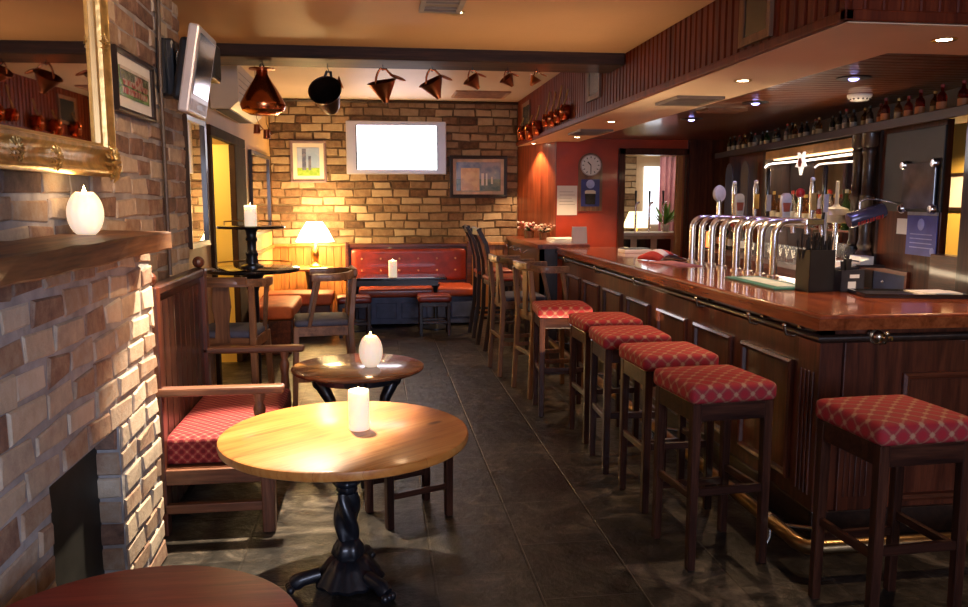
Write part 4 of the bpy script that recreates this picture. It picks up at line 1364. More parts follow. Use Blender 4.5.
for (x, y, lb) in ((2.58, 3.46, 'recessed downlight nearest us, in the cream soffit at right'), (2.24, 4.78, 'second recessed downlight along the cream soffit'), (2.19, 7.4, 'third recessed downlight along the cream soffit'),
                   (2.33, 9.25, 'fourth recessed downlight along the cream soffit'), (2.03, 10.35, 'farthest recessed downlight, lighting the wooden end panel')):
    downlight(lb, (x, y, 2.326), energy=50 if y < 8 else 85)
for (x, y, lb) in ((2.98, 4.8, 'blue lit downlight in the boarded bar ceiling, nearest us'), (2.97, 6.1, 'middle blue lit downlight in the boarded bar ceiling'), (2.97, 7.4, 'far blue lit downlight in the boarded bar ceiling')):
    downlight(lb, (x, y, 2.362), True, 9, 'blue downlights in the boarded bar ceiling')
for (x, y, lb, e) in ((-0.42, 4.3, 'recessed ceiling downlight above the settle', 820), (0.25, 2.1, 'added ceiling downlight above the foreground, aimed at the mirror wall', 130), (0.5, 5.0, 'added ceiling downlight in the middle of the room', 40)):  # mirror wall and mid room ones are added to brighten the front
    downlight(lb, (x, y, 2.725), energy=e, group='ceiling downlights over the seating', ang=45 if e > 500 else (66 if 'mirror wall' in lb else 105), aim=(-0.68, 3.38, 0.0) if e > 500 else ((-1.14, 3.9, 2.0) if 'mirror wall' in lb else None))
downlight('added unseen downlight in the boarded ceiling behind the back bar', (4.9, 6.7, 2.362), energy=170, group='small recessed downlights in the cream soffit', ang=140)  # added out of sight to brighten the yellow wall

for (x, y, lb) in ((0.9, -0.9, 'added opal globe pendant lamp behind the viewpoint, over the middle of the room'), (3.2, 0.4, 'added unseen opal globe pendant lamp beyond the right stool')):
    t = thing('added_pendant_lamp', lb, 'lamp', (x, y, 2.725))  # globe lamps added out of view to warm the front ceiling and walls
    G().lathe([(0, -0.03), (0.05, -0.03), (0.05, 0), (0, 0)], 20).done('canopy', BRASS, t, 40)
    G().tube([(0, 0, -0.03), (0, 0, -0.36)], 0.006, 8).done('rod', BRASS, t)
    G().lathe([(0.035, -0.40), (0.04, -0.36), (0.02, -0.34), (0, -0.34)], 20).done('gallery', BRASS, t, 40)
    G().ball((0, 0, -0.50), 0.11, seg=24, rings=16).done('globe', emit('added_opal_globe', (1, 0.70, 0.40), 7), t, 60)

t = thing('smoke_detector', 'round white smoke detector under the boarded bar ceiling', 'smoke detector', (3.5, 5.55, 2.36))
G().lathe([(0, -0.045), (0.055, -0.045), (0.075, -0.03), (0.085, -0.012), (0.085, 0), (0, 0)], 28).done('body', WHITEP, t, 35)
g = G()
for k in range(14):
    a = 2 * PI * k / 14
    g.ball((0.07 * math.cos(a), 0.07 * math.sin(a), -0.034), 0.007, seg=8, rings=6)
g.done('vent_slot', BLACK, t)


def ceil_vent(label, x0, x1, y0_, y1_, z, m):
    t = thing('ceiling_vent', label, 'vent', ((x0 + x1) / 2, (y0_ + y1_) / 2, z))
    a, b = (x1 - x0) / 2, (y1_ - y0_) / 2
    G().frame((-a, -b, 0), X, Y, nZ, 2 * a, 2 * b, [(0, 0), (0, 0.02), (0.03, 0.016), (0.03, 0)]).done('frame', m, t)
    g = G().box(-a + 0.02, a - 0.02, -b + 0.02, b - 0.02, -0.004, 0.0)
    n = 5
    for k in range(n):
        yy = -b + 0.03 + (2 * b - 0.06) * (k + 0.5) / n
        g.box(-a + 0.03, a - 0.03, yy - 0.008, yy + 0.004, -0.014, -0.003)
    g.done('grille', m, t)


VG = plain('vent_grey', (0.22, 0.17, 0.13), 0.5, var=0.1)
ceil_vent('grey slotted vent in the front ceiling at top of the picture', 0.27, 0.52, 4.3, 4.95, 2.724, VG)
ceil_vent('tan flat vent in the rear ceiling above the screen', 0.98, 1.66, 9.9, 10.5, 2.919, plain('tan_vent', (0.42, 0.24, 0.14), 0.5))
ceil_vent('dark slotted vent in the cream soffit, nearer one', 2.1, 2.45, 5.5, 5.95, 2.325, VG)
ceil_vent('dark slotted vent in the cream soffit, far one', 2.1, 2.45, 8.2, 8.75, 2.325, VG)
ceil_vent('pale slotted vent in the boarded bar ceiling', 2.75, 3.1, 6.5, 6.75, 2.361, plain('brown_vent', (0.22, 0.10, 0.05), 0.4))

# ================================================================== BAR END WALL
t = thing('wall_clock', 'round white clock on arched wooden board with a blue stout poster', 'clock', (2.695, 9.995, 1.46))
aw = 0.155
arch = [(-aw, 0), (aw, 0)] + [(aw * math.cos(q), 0.575 + aw * math.sin(q)) for q in (PI * k / 16 for k in range(17))]
M = MX.Rotation(R(90), 4, 'X')
G().prism(arch, 0, 0.02, M).done('board', wood('oak'), t)
cf = G().lathe([(0, 0.02), (0.128, 0.02), (0.128, 0.032), (0, 0.032)], 40, MX.Translation((0, 0, 0.575)) @ M).done('clock_face', WHITE, t, 40)
G().lathe([(0.122, 0.02), (0.122, 0.038), (0.133, 0.038), (0.133, 0.02)], 40, MX.Translation((0, 0, 0.575)) @ M).done('rim', plain('pale_rim', (0.45, 0.36, 0.34), 0.3, 0.3), t, 40)
g = G()
for k in range(12):
    a = 2 * PI * k / 12
    g.box(-0.005, 0.005, -0.0345, -0.032, 0.088, 0.11, M=MX.Translation((0, 0, 0.575)) @ MX.Rotation(a, 4, 'Y'))
g.done('hour_mark', BLACK, cf)
for a, ln, w_ in ((R(180), 0.085, 0.005), (R(-45), 0.06, 0.007)):
    G().box(-w_, w_, -0.036, -0.0335, 0, ln, M=MX.Translation((0, 0, 0.575)) @ MX.Rotation(a, 4, 'Y')).done('hand', BLACK, cf)
G().box(-0.12, 0.12, -0.024, -0.02, 0.06, 0.40).done('poster', plain('poster_blue', (0.03, 0.035, 0.20), 0.3, var=0.3), t)
G().prism([(-0.062, 0.085), (0.062, 0.085), (0.07, 0.22), (-0.07, 0.22)], 0.024, 0.027, M).done('pint_glass', BLACKGLOSS, t)
G().prism([(-0.07, 0.22), (0.07, 0.22), (0.07, 0.25), (0.04, 0.265), (-0.05, 0.262), (-0.07, 0.25)], 0.024, 0.027, M).done('pint_head', CREAM, t)
G().lathe([(0, 0.024), (0.055, 0.024), (0.055, 0.027), (0, 0.027)], 24, MX.Translation((0.0, 0, 0.34)) @ M).done('poster_glow', plain('poster_pale', (0.35, 0.40, 0.75), 0.4, var=0.3), t)
t = thing('notice', 'white paper notice with lines of print, left of the clock', 'notice', (2.27, 9.995, 1.41))
G().box(0, 0.26, -0.006, 0, 0, 0.37).done('sheet', WHITE, t)
g = G()
for k in range(5):
    g.box(0.03, 0.23 - 0.02 * (k % 3), -0.0075, -0.006, 0.13 + 0.04 * k, 0.136 + 0.04 * k)
g.done('print_line', plain('print_grey', (0.35, 0.32, 0.33), 0.6), t)

# room beyond: counter, taps, lamp, plant, curtain, window
struct(G().frame((4.42, 12.99, 1.2), X, Z, nY, 0.36, 0.95, [(0, 0), (0, 0.03), (0.05, 0.03), (0.05, 0)]).box(4.46, 4.74, 12.985, 12.99, 1.24, 2.11).done('window_2', emit('bright_daylight_pane', (0.85, 0.92, 1), 1.0)))
g = G()
bricks(g.box(4.0, 4.28, 12.96, 13.0, 0, 2.6), (4.0, 12.96, 0), X, Z, nY, 0.28, 2.6, bl=0.25, bh=0.1, seed=40)
struct(g.done('wall_lounge_pier', [MORTARB, BACKB]))
t = thing('curtain', 'pink curtain hanging in the room beyond the bar opening', 'curtain', (4.60, 12.7, 0))
g = G()
ringsA = []
for k in range(41):
    x = 0.75 * k / 40
    ringsA.append([g.bm.verts.new((x * (0.75 + 0.25 * zz / 2.3) , 0.05 * math.sin(k * 1.3) + 0.0, zz)) for zz in (0.3, 1.1, 1.6, 2.3)])
for A, B in zip(ringsA, ringsA[1:]):
    for k in range(3):
        g._f([A[k], B[k], B[k + 1], A[k + 1]])
o = g.done('drape', plain('pink_cloth', (0.62, 0.30, 0.36), 0.8, var=0.15), t, 60)
sl = o.modifiers.new('thick', 'SOLIDIFY')
sl.thickness = 0.01
G().tube([(-0.9, 0, 2.32), (0.85, 0, 2.32)], 0.014, 8).done('pole', BRASS, t)
t = thing('bar_counter', 'pale back counter with dark panels in the room beyond', 'bar counter', (3.2, 10.75, 0))
G().box(0, 1.6, 0, 0.5, 1.10, 1.15, 0.008).done('worktop', CREAM, t)
G().box(0.02, 1.58, 0.03, 0.48, 0, 1.10).done('carcass', plain('cream_gloss_paint', (0.6, 0.5, 0.36), 0.3), t)
for k in range(5):
    G().box(0.10 + 0.29 * k, 0.30 + 0.29 * k, 0.02, 0.035, 0.75, 1.06, 0.006).done('panel', BLACKGLOSS, t)
for k, (x, lb) in enumerate(((3.62, 'left chrome tap on the pale counter beyond the opening'), (3.82, 'middle chrome tap on the pale counter beyond the opening'), (4.02, 'right chrome tap on the pale counter beyond the opening'))):
    t = thing('beer_tap', lb, 'beer tap', (x, 10.95, 1.15), 0, 'taps in the room beyond')
    G().tube([(0, 0, 0), (0, 0, 0.36), (0.01, 0, 0.4), (0.05, 0, 0.42)], 0.016, 10).done('column', CHROME, t, 60)
    G().tube([(0, 0, 0.38), (0, 0.01, 0.58)], 0.012, 8, rs=[0.01, 0.018]).done('handle', BLACK, t, 60)
t = thing('table_lamp', 'cream shaded lamp in the room beyond the opening', 'lamp', (4.05, 12.2, 0.9))
G().lathe([(0, 0.0), (0.08, 0), (0.03, 0.05), (0.02, 0.3)], 16).done('base', BRASS, t, 50)
G().lathe([(0.22, 0.27), (0.12, 0.52), (0.115, 0.52), (0.21, 0.27), (0.22, 0.27)], 24).done('shade', shade_mat('lounge_lamp_shade', (0.9, 0.8, 0.6), 1.6), t, 50)
t = thing('side_table', 'small table under the lamp in the room beyond', 'table', (4.05, 12.2, 0))
G().lathe([(0, 0.87), (0.3, 0.87), (0.3, 0.9), (0, 0.9)], 30).done('tabletop', wood('honey', 'X'), t, 40)
G().lathe([(0.16, 0), (0.16, 0.02), (0.03, 0.05), (0.03, 0.87)], 16).done('pedestal', wood('oak'), t, 40)
t = thing('potted_plant', 'green leafy plant in the room beyond the opening', 'plant', (4.12, 11.12, 1.15))
G().lathe([(0, 0), (0.05, 0), (0.065, 0.1), (0.055, 0.1), (0, 0.09)], 16).done('pot', WHITEP, t, 40)
g = G()
rr = random.Random(5)
for k in range(40):
    a, el, ln = rr.random() * 6.28, rr.uniform(0.4, 1.5), rr.uniform(0.2, 0.4)
    d = V((math.cos(a) * math.cos(el), math.sin(a) * math.cos(el), math.sin(el)))
    s_ = V((-math.sin(a), math.cos(a), 0)) * 0.03
    p = V((0, 0, 0.1))
    vs = [g.bm.verts.new(q) for q in (p, p + d * ln * 0.5 + s_, p + d * ln, p + d * ln * 0.5 - s_)]
    g._f(vs)
g.done('leaves', plain('leaf_green', (0.16, 0.30, 0.06), 0.5, var=0.4), t)

# ================================================================== BACK BAR
A_ = R(7.2)
BX, BY = 3.67, 4.96


def W(s, d, z):
    """point s along the back bar from its near end, d behind its front"""
    return (BX + s * math.sin(A_) + d * math.cos(A_), BY + s * math.cos(A_) - d * math.sin(A_), z)


bb = thing('back_bar', 'dark wooden back bar with lit mirror, turned column and high bottle shelf', 'back bar', (BX, BY, 0), -A_)
# local: x behind, y along (far)
G().box(-0.10, 0.32, -0.75, 4.55, 2.125, 2.15, 0.004).box(-0.12, -0.1, -0.75, 4.55, 2.10, 2.165, 0.005).done('bottle_shelf', wood('dark', 'Y'), bb)
g = G().box(0.28, 0.34, 0.6, 4.6, 0.0, 2.36).box(0.0, 0.3, 3.12, 3.2, 0, 2.12).box(-0.02, 0.3, 0.66, 0.96, 0, 2.12).box(0.26, 0.34, -0.75, 0.66, 2.14, 2.36)
g.done('carcass', wood('dark'), bb)
g = G()
for yy in (0.72, 0.88):
    g.lathe([(0.06, 1.12), (0.06, 1.2), (0.05, 1.21), (0.042, 1.23), (0.052, 1.25), (0.052, 1.27), (0.043, 1.29), (0.043, 1.60), (0.052, 1.61), (0.052, 1.64), (0.043, 1.65), (0.043, 1.93), (0.052, 1.95), (0.052, 1.97), (0.045, 1.99), (0.06, 2.01), (0.06, 2.1)], 20, MX.Translation((-0.07, yy, 0)))
g.done('turned_column', wood('dark'), bb, 50)
G().box(0.262, 0.275, 0.98, 3.1, 1.05, 2.0).done('mirror_glass', plain('aged_mirror', (0.42, 0.38, 0.38), 0.03, 1.0, var=0.1), bb)
G().box(-0.42, 0.28, 0.96, 4.5, 0.98, 1.03, 0.006).box(-0.38, 0.28, 0.96, 4.5, 0, 0.98).done('worktop', wood('mahogany', 'Y'), bb)
G().box(0.02, 0.24, 1.0, 3.1, 1.335, 1.35, 0.003).done('glass_shelf', plain('steel_shelf', (0.55, 0.52, 0.48), 0.2, 0.8), bb)
G().box(0.0, 0.26, 0.98, 3.12, 2.02, 2.10).done('light_pelmet', plain('lit_pelmet_wood', (0.55, 0.33, 0.14), 0.4), bb)
G().box(0.06, 0.12, 1.05, 3.05, 2.008, 2.018).done('strip_light', emit('warm_strip', (1, 0.66, 0.34), 2.2), bb)
G().box(0.20, 0.24, 1.05, 3.05, 1.328, 1.335).done('strip_light', emit('white_strip', (1, 0.88, 0.72), 7), bb)
light('AREA', W(2.0, 0.14, 1.32), 9, (1, 0.86, 0.68), 1.9, W(2.0, 0.1, 0.9), size_y=0.06, name='shelf_strip')
g = G().box(0.05, 0.09, 3.2, 4.5, 1.05, 2.12)
g.done('side_panel', wood('mahogany'), bb)
for yy in (3.62, 4.18):
    a_ = [(-0.13, 0.35), (0.13, 0.35)] + [(0.13 * math.cos(q), 0.85 + 0.13 * math.sin(q)) for q in (PI * k / 12 for k in range(13))]
    G().prism(a_, -0.05, -0.04, MX.Translation((0, yy, 1.05)) @ MX.Rotation(R(90), 4, 'Z') @ MX.Rotation(R(90), 4, 'X')).done('arched_panel', plain('arch_bluish_lit', (0.06, 0.06, 0.10), 0.3, coat=0.5), bb)  # bluish light in the niches is put into the panel colour
# cupboard at near end
G().box(0.0, 0.05, -0.15, 0.66, 0, 2.12, 0.004).done('cupboard', wood('panel'), bb)
G().box(-0.02, 0.0, -0.17, 0.58, 1.52, 2.08, 0.004).done('dark_upper_panel', plain('black_satin', (0.012, 0.011, 0.013), 0.45, var=0.2), bb)
g = G().frame((-0.002, 0.17, 0.90), Y, Z, nX, 0.72, 0.2, [(0, 0), (0, 0.02), (0.03, 0.02), (0.03, 0)])
dr = g.done('drawer', wood('mahogany_red', 'Y'), bb)
G().box(-0.012, -0.002, 0.2, 0.86, 0.93, 1.07).done('drawer_front', plain('drawer_blue', (0.035, 0.05, 0.13), 0.35, var=0.3), dr)
G().ball((-0.02, 0.5, 1.0), 0.014).done('knob', CHROME, dr)
G().box(-0.22, 0.0, 0.52, 0.98, 1.10, 1.12, 0.004).done('small_shelf', wood('dark', 'Y'), bb)
G().box(-0.06, 0.04, -0.64, -0.46, 0, 2.12, 0.006).done('end_post', wood('stool'), bb)
G().box(-0.05, 0.05, -0.46, -0.15, 0, 1.25, 0.006).done('low_cabinet', wood('mahogany', 'Y'), bb)
light('AREA', W(2.0, 0.06, 1.99), 6, (1, 0.72, 0.4), 2.0, W(2.0, -0.3, 0.5), size_y=0.06, name='back_bar_strip')

t = thing('picture', 'small dark framed picture on yellow wall behind the bar end', 'picture', (5.595, 7.02, 1.5), 0)
G().frame((0, 0, 0), Y, Z, nX, 0.26, 0.36, [(0, 0), (0, 0.02), (0.03, 0.02), (0.03, 0)]).done('frame', wood('dark'), t)
G().box(-0.008, -0.003, 0.025, 0.235, 0.025, 0.335).done('print', CREAM, t)


# bottles
def bottle(kind, h, r, cols):
    t = G().lathe([(0, 0), (r, 0), (r, h * 0.55), (r * 0.85, h * 0.66), (r * 0.36, h * 0.76), (r * 0.32, h * 0.92), (0, h * 0.92)], 14).done('bottle', cols[0], None, 40)
    G().lathe([(0, h * 0.9), (r * 0.4, h * 0.9), (r * 0.4, h), (0, h)], 10).done('cap', cols[1], t, 40)
    G().lathe([(r * 1.01, h * 0.16), (r * 1.02, h * 0.17), (r * 1.02, h * 0.40), (r * 1.01, h * 0.41)], 14).done('paper_label', cols[2], t, 40)
    return t


BOT = {
    'amber': (glass('amber_glass', (0.45, 0.16, 0.03)), plain('cap_gold', (0.5, 0.33, 0.1), 0.35, 0.6), plain('label_cream', (0.42, 0.32, 0.18), 0.6)),
    'dark': (plain('dark_bottle_glass', (0.012, 0.010, 0.008), 0.1, coat=0.5), plain('cap_black', (0.02, 0.02, 0.02), 0.4), plain('label_white', (0.40, 0.36, 0.30), 0.6)),
    'clear': (glass('clear_glass', (0.85, 0.88, 0.86)), plain('cap_red', (0.42, 0.03, 0.02), 0.4), plain('label_pale', (0.50, 0.42, 0.34), 0.6)),
    'red': (glass('ruby_glass', (0.45, 0.03, 0.02)), plain('cap_dark_red', (0.25, 0.02, 0.02), 0.4), plain('label_orange', (0.5, 0.18, 0.06), 0.6)),
    'green': (glass('green_glass', (0.06, 0.22, 0.05)), plain('cap_silver', (0.6, 0.6, 0.6), 0.3, 0.8), plain('label_buff', (0.55, 0.42, 0.25), 0.6)),
}
PROTO = {}
SPIRIT_LABEL = {'amber': plain('spirit_label_cream', (0.75, 0.66, 0.48), 0.5), 'dark': plain('spirit_label_red', (0.5, 0.06, 0.04), 0.5), 'clear': plain('spirit_label_white', (0.8, 0.78, 0.76), 0.5),
                'red': plain('spirit_label_gold', (0.6, 0.4, 0.12), 0.5), 'green': plain('spirit_label_yellow', (0.7, 0.55, 0.15), 0.5)}


def place_bottle(kind, size, loc, label, group):
    key = (kind, size)
    if key not in PROTO:
        h, r = {'mini': (0.165, 0.027), 'mid': (0.19, 0.031), 'full': (0.30, 0.038), 'tall': (0.34, 0.036)}[size]
        cols = BOT[kind] if size in ('mini', 'mid') else (BOT[kind][0], BOT[kind][1], SPIRIT_LABEL[kind])
        o = bottle(kind, h, r, cols)
        o.location = loc
        tag(o, label, 'bottle', group)
        PROTO[key] = o
        return o
    r = dup(PROTO[key], loc, 0, label, group)
    return r


rb = random.Random(12)
grp = 'small bottles on the high shelf'
S = 4.3
k = 0
SEQ = ['dark', 'dark', 'clear', 'dark', 'amber', 'dark', 'clear', 'dark', 'green', 'clear', 'dark', 'clear', 'dark', 'amber', 'dark', 'dark', 'clear', 'amber', 'dark', 'dark', 'clear', 'dark', 'amber', 'dark', 'red', 'red', 'amber', 'red', 'red', 'amber', 'red', 'red', 'dark', 'dark', 'dark', 'clear']
NAME_ = {'dark': 'small dark bottle', 'clear': 'small clear glass bottle', 'amber': 'small amber bottle', 'red': 'small red bottle', 'green': 'small green bottle'}
while S > -0.55 and k < len(SEQ):
    kd = SEQ[k]
    place_bottle(kd, rb.choice(('mini', 'mid', 'mini')), W(S, 0.0 + rb.uniform(-0.03, 0.03), 2.151), NAME_[kd] + ' standing in the row on the high back bar shelf', grp)
    S -= rb.uniform(0.115, 0.155) if k % 5 else rb.uniform(0.17, 0.21)
    k += 1
# spirits in front of the mirror on the steel shelf, glasses on the worktop
kinds = ['amber', 'clear', 'amber', 'dark', 'clear', 'green', 'clear', 'amber', 'clear', 'dark', 'amber', 'clear', 'clear', 'amber', 'red', 'amber', 'clear', 'dark', 'amber', 'clear', 'green', 'clear']
for i, kd in enumerate(kinds):
    place_bottle(kd, rb.choice(('full', 'tall')), W(3.03 - i * 0.083, 0.12 + (0.045 if i % 2 else -0.045), 1.351),
                 {'amber': 'amber spirit bottle', 'clear': 'clear spirit bottle', 'dark': 'dark spirit bottle', 'green': 'green spirit bottle', 'red': 'red spirit bottle'}[kd] + ' in front of the lit back bar mirror', 'spirits before the mirror')
for i, kd in enumerate(('clear', 'amber', 'green', 'clear', 'dark', 'clear')):
    place_bottle(kd, 'full', W(4.35 - i * 0.19, -0.12, 1.031), {'amber': 'amber bottle', 'clear': 'clear bottle', 'dark': 'dark bottle', 'green': 'green bottle'}[kd] + ' on the back bar worktop below the arched panels', 'bottles below the arches')
pg = None
for i in range(22):
    loc = W(2.95 - (i % 11) * 0.15, -0.02 - 0.16 * (i // 11), 1.031)
    if pg is None:
        pg = G().lathe([(0, 0), (0.03, 0), (0.034, 0.004), (0.040, 0.13), (0.038, 0.13), (0.031, 0.01), (0, 0.008)], 16).done('pint_glass', glass('thin_glass', (0.92, 0.92, 0.9)), None, 40)
        pg.location = loc
        tag(pg, 'clear glass standing in the rows on the back bar worktop', 'glass', 'clear glasses on the back bar worktop')
    else:
        c = pg.copy()
        COL.objects.link(c)
        c.location = loc
# rope light and star
t = thing('rope_light', 'glowing white rope light strung across the back bar mirror', 'light', W(3.1, -0.0, 1.97), -A_)
G().tube([(0, 0.02, -0.03), (0, -0.06, -0.005), (0, -0.2, 0.0), (0, -1.0, -0.01), (0, -2.12, 0.0)], 0.009, 8).done('lit_tube', emit('rope_white', (1, 0.86, 0.74), 2.5), t, 60)
t = thing('star_ornament', 'white star ornament hanging on the rope light', 'ornament', W(2.0, -0.07, 1.94), -A_)
g = G()
stp = [((0.115 if k % 2 == 0 else 0.055) * math.sin(2 * PI * k / 10), (0.115 if k % 2 == 0 else 0.055) * math.cos(2 * PI * k / 10)) for k in range(10)]
g.prism(stp, -0.012, 0.012, MX.Rotation(R(180), 4, 'X') @ MX.Rotation(R(90), 4, 'Z') @ MX.Rotation(R(90), 4, 'X'))
g.done('star', emit('star_white', (1, 0.9, 0.8), 0.55), t)
G().prism([(0.045 * math.cos(PI / 3 * q), 0.045 * math.sin(PI / 3 * q)) for q in range(6)], -0.015, 0.016, MX.Rotation(R(90), 4, 'Z') @ MX.Rotation(R(90), 4, 'X')).done('red_centre', plain('dull_red', (0.5, 0.12, 0.08), 0.5), t)

t = thing('display_screen', 'dark glass screen with four round studs beside the back bar column', 'screen', W(0.13, -0.03, 1.70), -A_)
G().box(-0.015, 0.0, -0.26, 0.14, -0.16, 0.15, 0.004).done('panel', plain('grey_glass_panel', (0.11, 0.115, 0.135), 0.1, coat=0.6, var=0.4, scale=6), t)
for yy in (-0.25, 0.13):
    for zz in (-0.16, 0.14):
        G().lathe([(0.0, 0.02), (0.024, 0.018), (0.034, 0.0), (0.03, -0.02)], 18, MX.Translation((-0.015, yy, zz)) @ MX.Rotation(R(-90), 4, 'Y')).done('stud', CHROME, t, 50)
t = thing('poster', 'blue printed poster on the cupboard below the dark screen', 'poster', W(0.03, -0.006, 1.225), -A_)
G().box(-0.006, 0, -0.17, 0.20, 0, 0.27).done('sheet', plain('poster_violet_blue', (0.06, 0.08, 0.34), 0.35, var=0.35, scale=6), t)
g = G().lathe([(0, 0), (0.04, 0), (0.04, 0.003), (0, 0.003)], 20, MX.Translation((-0.006, 0.02, 0.21)) @ MX.Rotation(R(-90), 4, 'Y'))
for k in range(4):
    g.box(-0.008, -0.006, -0.12, 0.15, 0.05 + 0.03 * k, 0.056 + 0.03 * k)
g.lathe([(0, 0), (0.025, 0), (0.025, 0.003), (0, 0.003)], 20, MX.Translation((-0.006, -0.13, 0.035)) @ MX.Rotation(R(-90), 4, 'Y'))
g.done('print', plain('poster_print', (0.3, 0.36, 0.7), 0.4), t)
G().box(-0.008, 0, -0.17, 0.20, 0.272, 0.30).done('top_strip', plain('strip_grey', (0.35, 0.36, 0.42), 0.3), t)
t = thing('counter_lamp', 'blue and red tubular counter lamp on a curved arm', 'lamp', W(0.36, -0.24, 1.49), R(80))
TM = MX.Rotation(R(-18), 4, 'X') @ MX.Rotation(R(90), 4, 'X')
G().lathe([(0, -0.13), (0.05, -0.13), (0.056, -0.12), (0.056, 0.12), (0.05, 0.13), (0, 0.13)], 24, TM).done('shade', plain('lamp_blue_grey', (0.10, 0.09, 0.14), 0.25, 0.4, coat=0.5, var=0.2), t, 40)
g = G()
rl = random.Random(8)
for k in range(9):
    yy = -0.095 + k * 0.021
    g.box(-0.059, -0.056, yy, yy + rl.uniform(0.010, 0.017), -0.018, 0.012, M=MX.Rotation(R(-18), 4, 'X') @ MX.Rotation(R(-35), 4, 'Y'))
g.done('red_lettering', plain('lettering_red', (0.6, 0.05, 0.03), 0.4), t)
G().tube([(0, 0.05, 0.045), (0.0, 0.05, 0.10), (0, 0.0, 0.12), (0.0, -0.1, 0.11), (0.0, -0.25, 0.08)], 0.008, 8).done('arm', CHROME, t, 60)
t = thing('card', 'small white card standing under the tubular lamp', 'card', W(0.28, -0.006, 1.36), -A_)
G().box(-0.004, 0, -0.09, 0.09, 0, 0.11).done('sheet', WHITE, t)
t = thing('jar', 'small glass jar on the little shelf under the tubular lamp', 'jar', W(0.82, -0.12, 1.12))
G().lathe([(0, 0), (0.045, 0), (0.05, 0.02), (0.05, 0.08), (0.04, 0.10), (0, 0.1)], 20).done('body', glass('jar_glass', (0.7, 0.72, 0.75)), t, 40)
G().lathe([(0, 0.1), (0.042, 0.1), (0.042, 0.125), (0, 0.125)], 20).done('lid', BLACK, t, 40)
t = thing('tissue_box', 'little white box on the small dark shelf by the column', 'box', W(0.62, -0.13, 1.12), -A_)
G().box(-0.05, 0.05, -0.09, 0.09, 0, 0.065, 0.004).done('carton', WHITE, t)
G().box(-0.051, -0.049, -0.07, 0.07, 0.02, 0.03).done('print', NAVY, t)
t = thing('white_dispenser', 'tall white ice bucket with candle shaped top before the mirror', 'dispenser', W(1.16, -0.1, 1.42))
t = t
G().lathe([(0, 0.0), (0.10, 0.0), (0.115, 0.06), (0.09, 0.11), (0.03, 0.13), (0.016, 0.15), (0.014, 0.33), (0, 0.335)], 24).done('body', plain('ivory_ceramic', (0.78, 0.68, 0.52), 0.35), t, 40)
G().lathe([(0.06, -0.39), (0.05, -0.36), (0.02, -0.33), (0.02, 0.0)], 16).done('stand', CHROME, t, 50)
t = thing('water_tap', 'white swan neck tap beside the back bar column', 'tap', W(1.02, -0.25, 1.031), -A_)
G().tube([(0, 0, 0), (0, 0, 0.52), (0, 0.02, 0.58), (0, 0.07, 0.6), (0, 0.11, 0.57), (0, 0.11, 0.5)], 0.017, 10).done('pipe', WHITEP, t, 60)
t = thing('lantern', 'orange glowing lantern on the back worktop behind the far taps', 'lantern', W(4.05, -0.3, 1.031), -A_)
G().box(-0.055, 0.055, -0.06, 0.06, 0.02, 0.2).done('lit_glass', emit('orange_glow', (1, 0.22, 0.05), 1.6), t)
g = G().box(-0.06, 0.06, -0.065, 0.065, 0, 0.02).box(-0.06, 0.06, -0.065, 0.065, 0.2, 0.215)
for a in (-1, 1):
    for b_ in (-1, 1):
        g.box(a * 0.058 - 0.006, a * 0.058 + 0.006, b_ * 0.063 - 0.006, b_ * 0.063 + 0.006, 0, 0.21)
g.done('frame', BLACK, t)

# ================================================================== BEER FONTS


def font(label, y0_, n, step, hx):
    t = thing('beer_font', label, 'beer font', (2.66, y0_, 1.078), 0, 'chrome beer fonts on the counter')
    for k in range(n):
        y = k * step
        hh = 0.385
        pts = [(0, y, 0), (0, y, hh - 0.10)] + [(0.09 - 0.09 * math.cos(q), y, hh - 0.10 + 0.09 * math.sin(q)) for q in (R(15 * j) for j in range(1, 7))] + [(hx, y, hh - 0.01)]
        p = G().tube(pts, 0.026, 14).done('swan_pipe', CHROME, t, 60)
        G().lathe([(0.04, 0), (0.04, 0.012), (0.028, 0.02)], 20, MX.Translation((0, y, 0))).done('pipe_flange', CHROME, p, 40)
        G().tube([(hx, y, hh - 0.01), (hx + 0.03, y, hh - 0.02), (hx + 0.04, y, hh - 0.10)], 0.018, 10).done('nozzle', CHROME, p, 60)
    return t


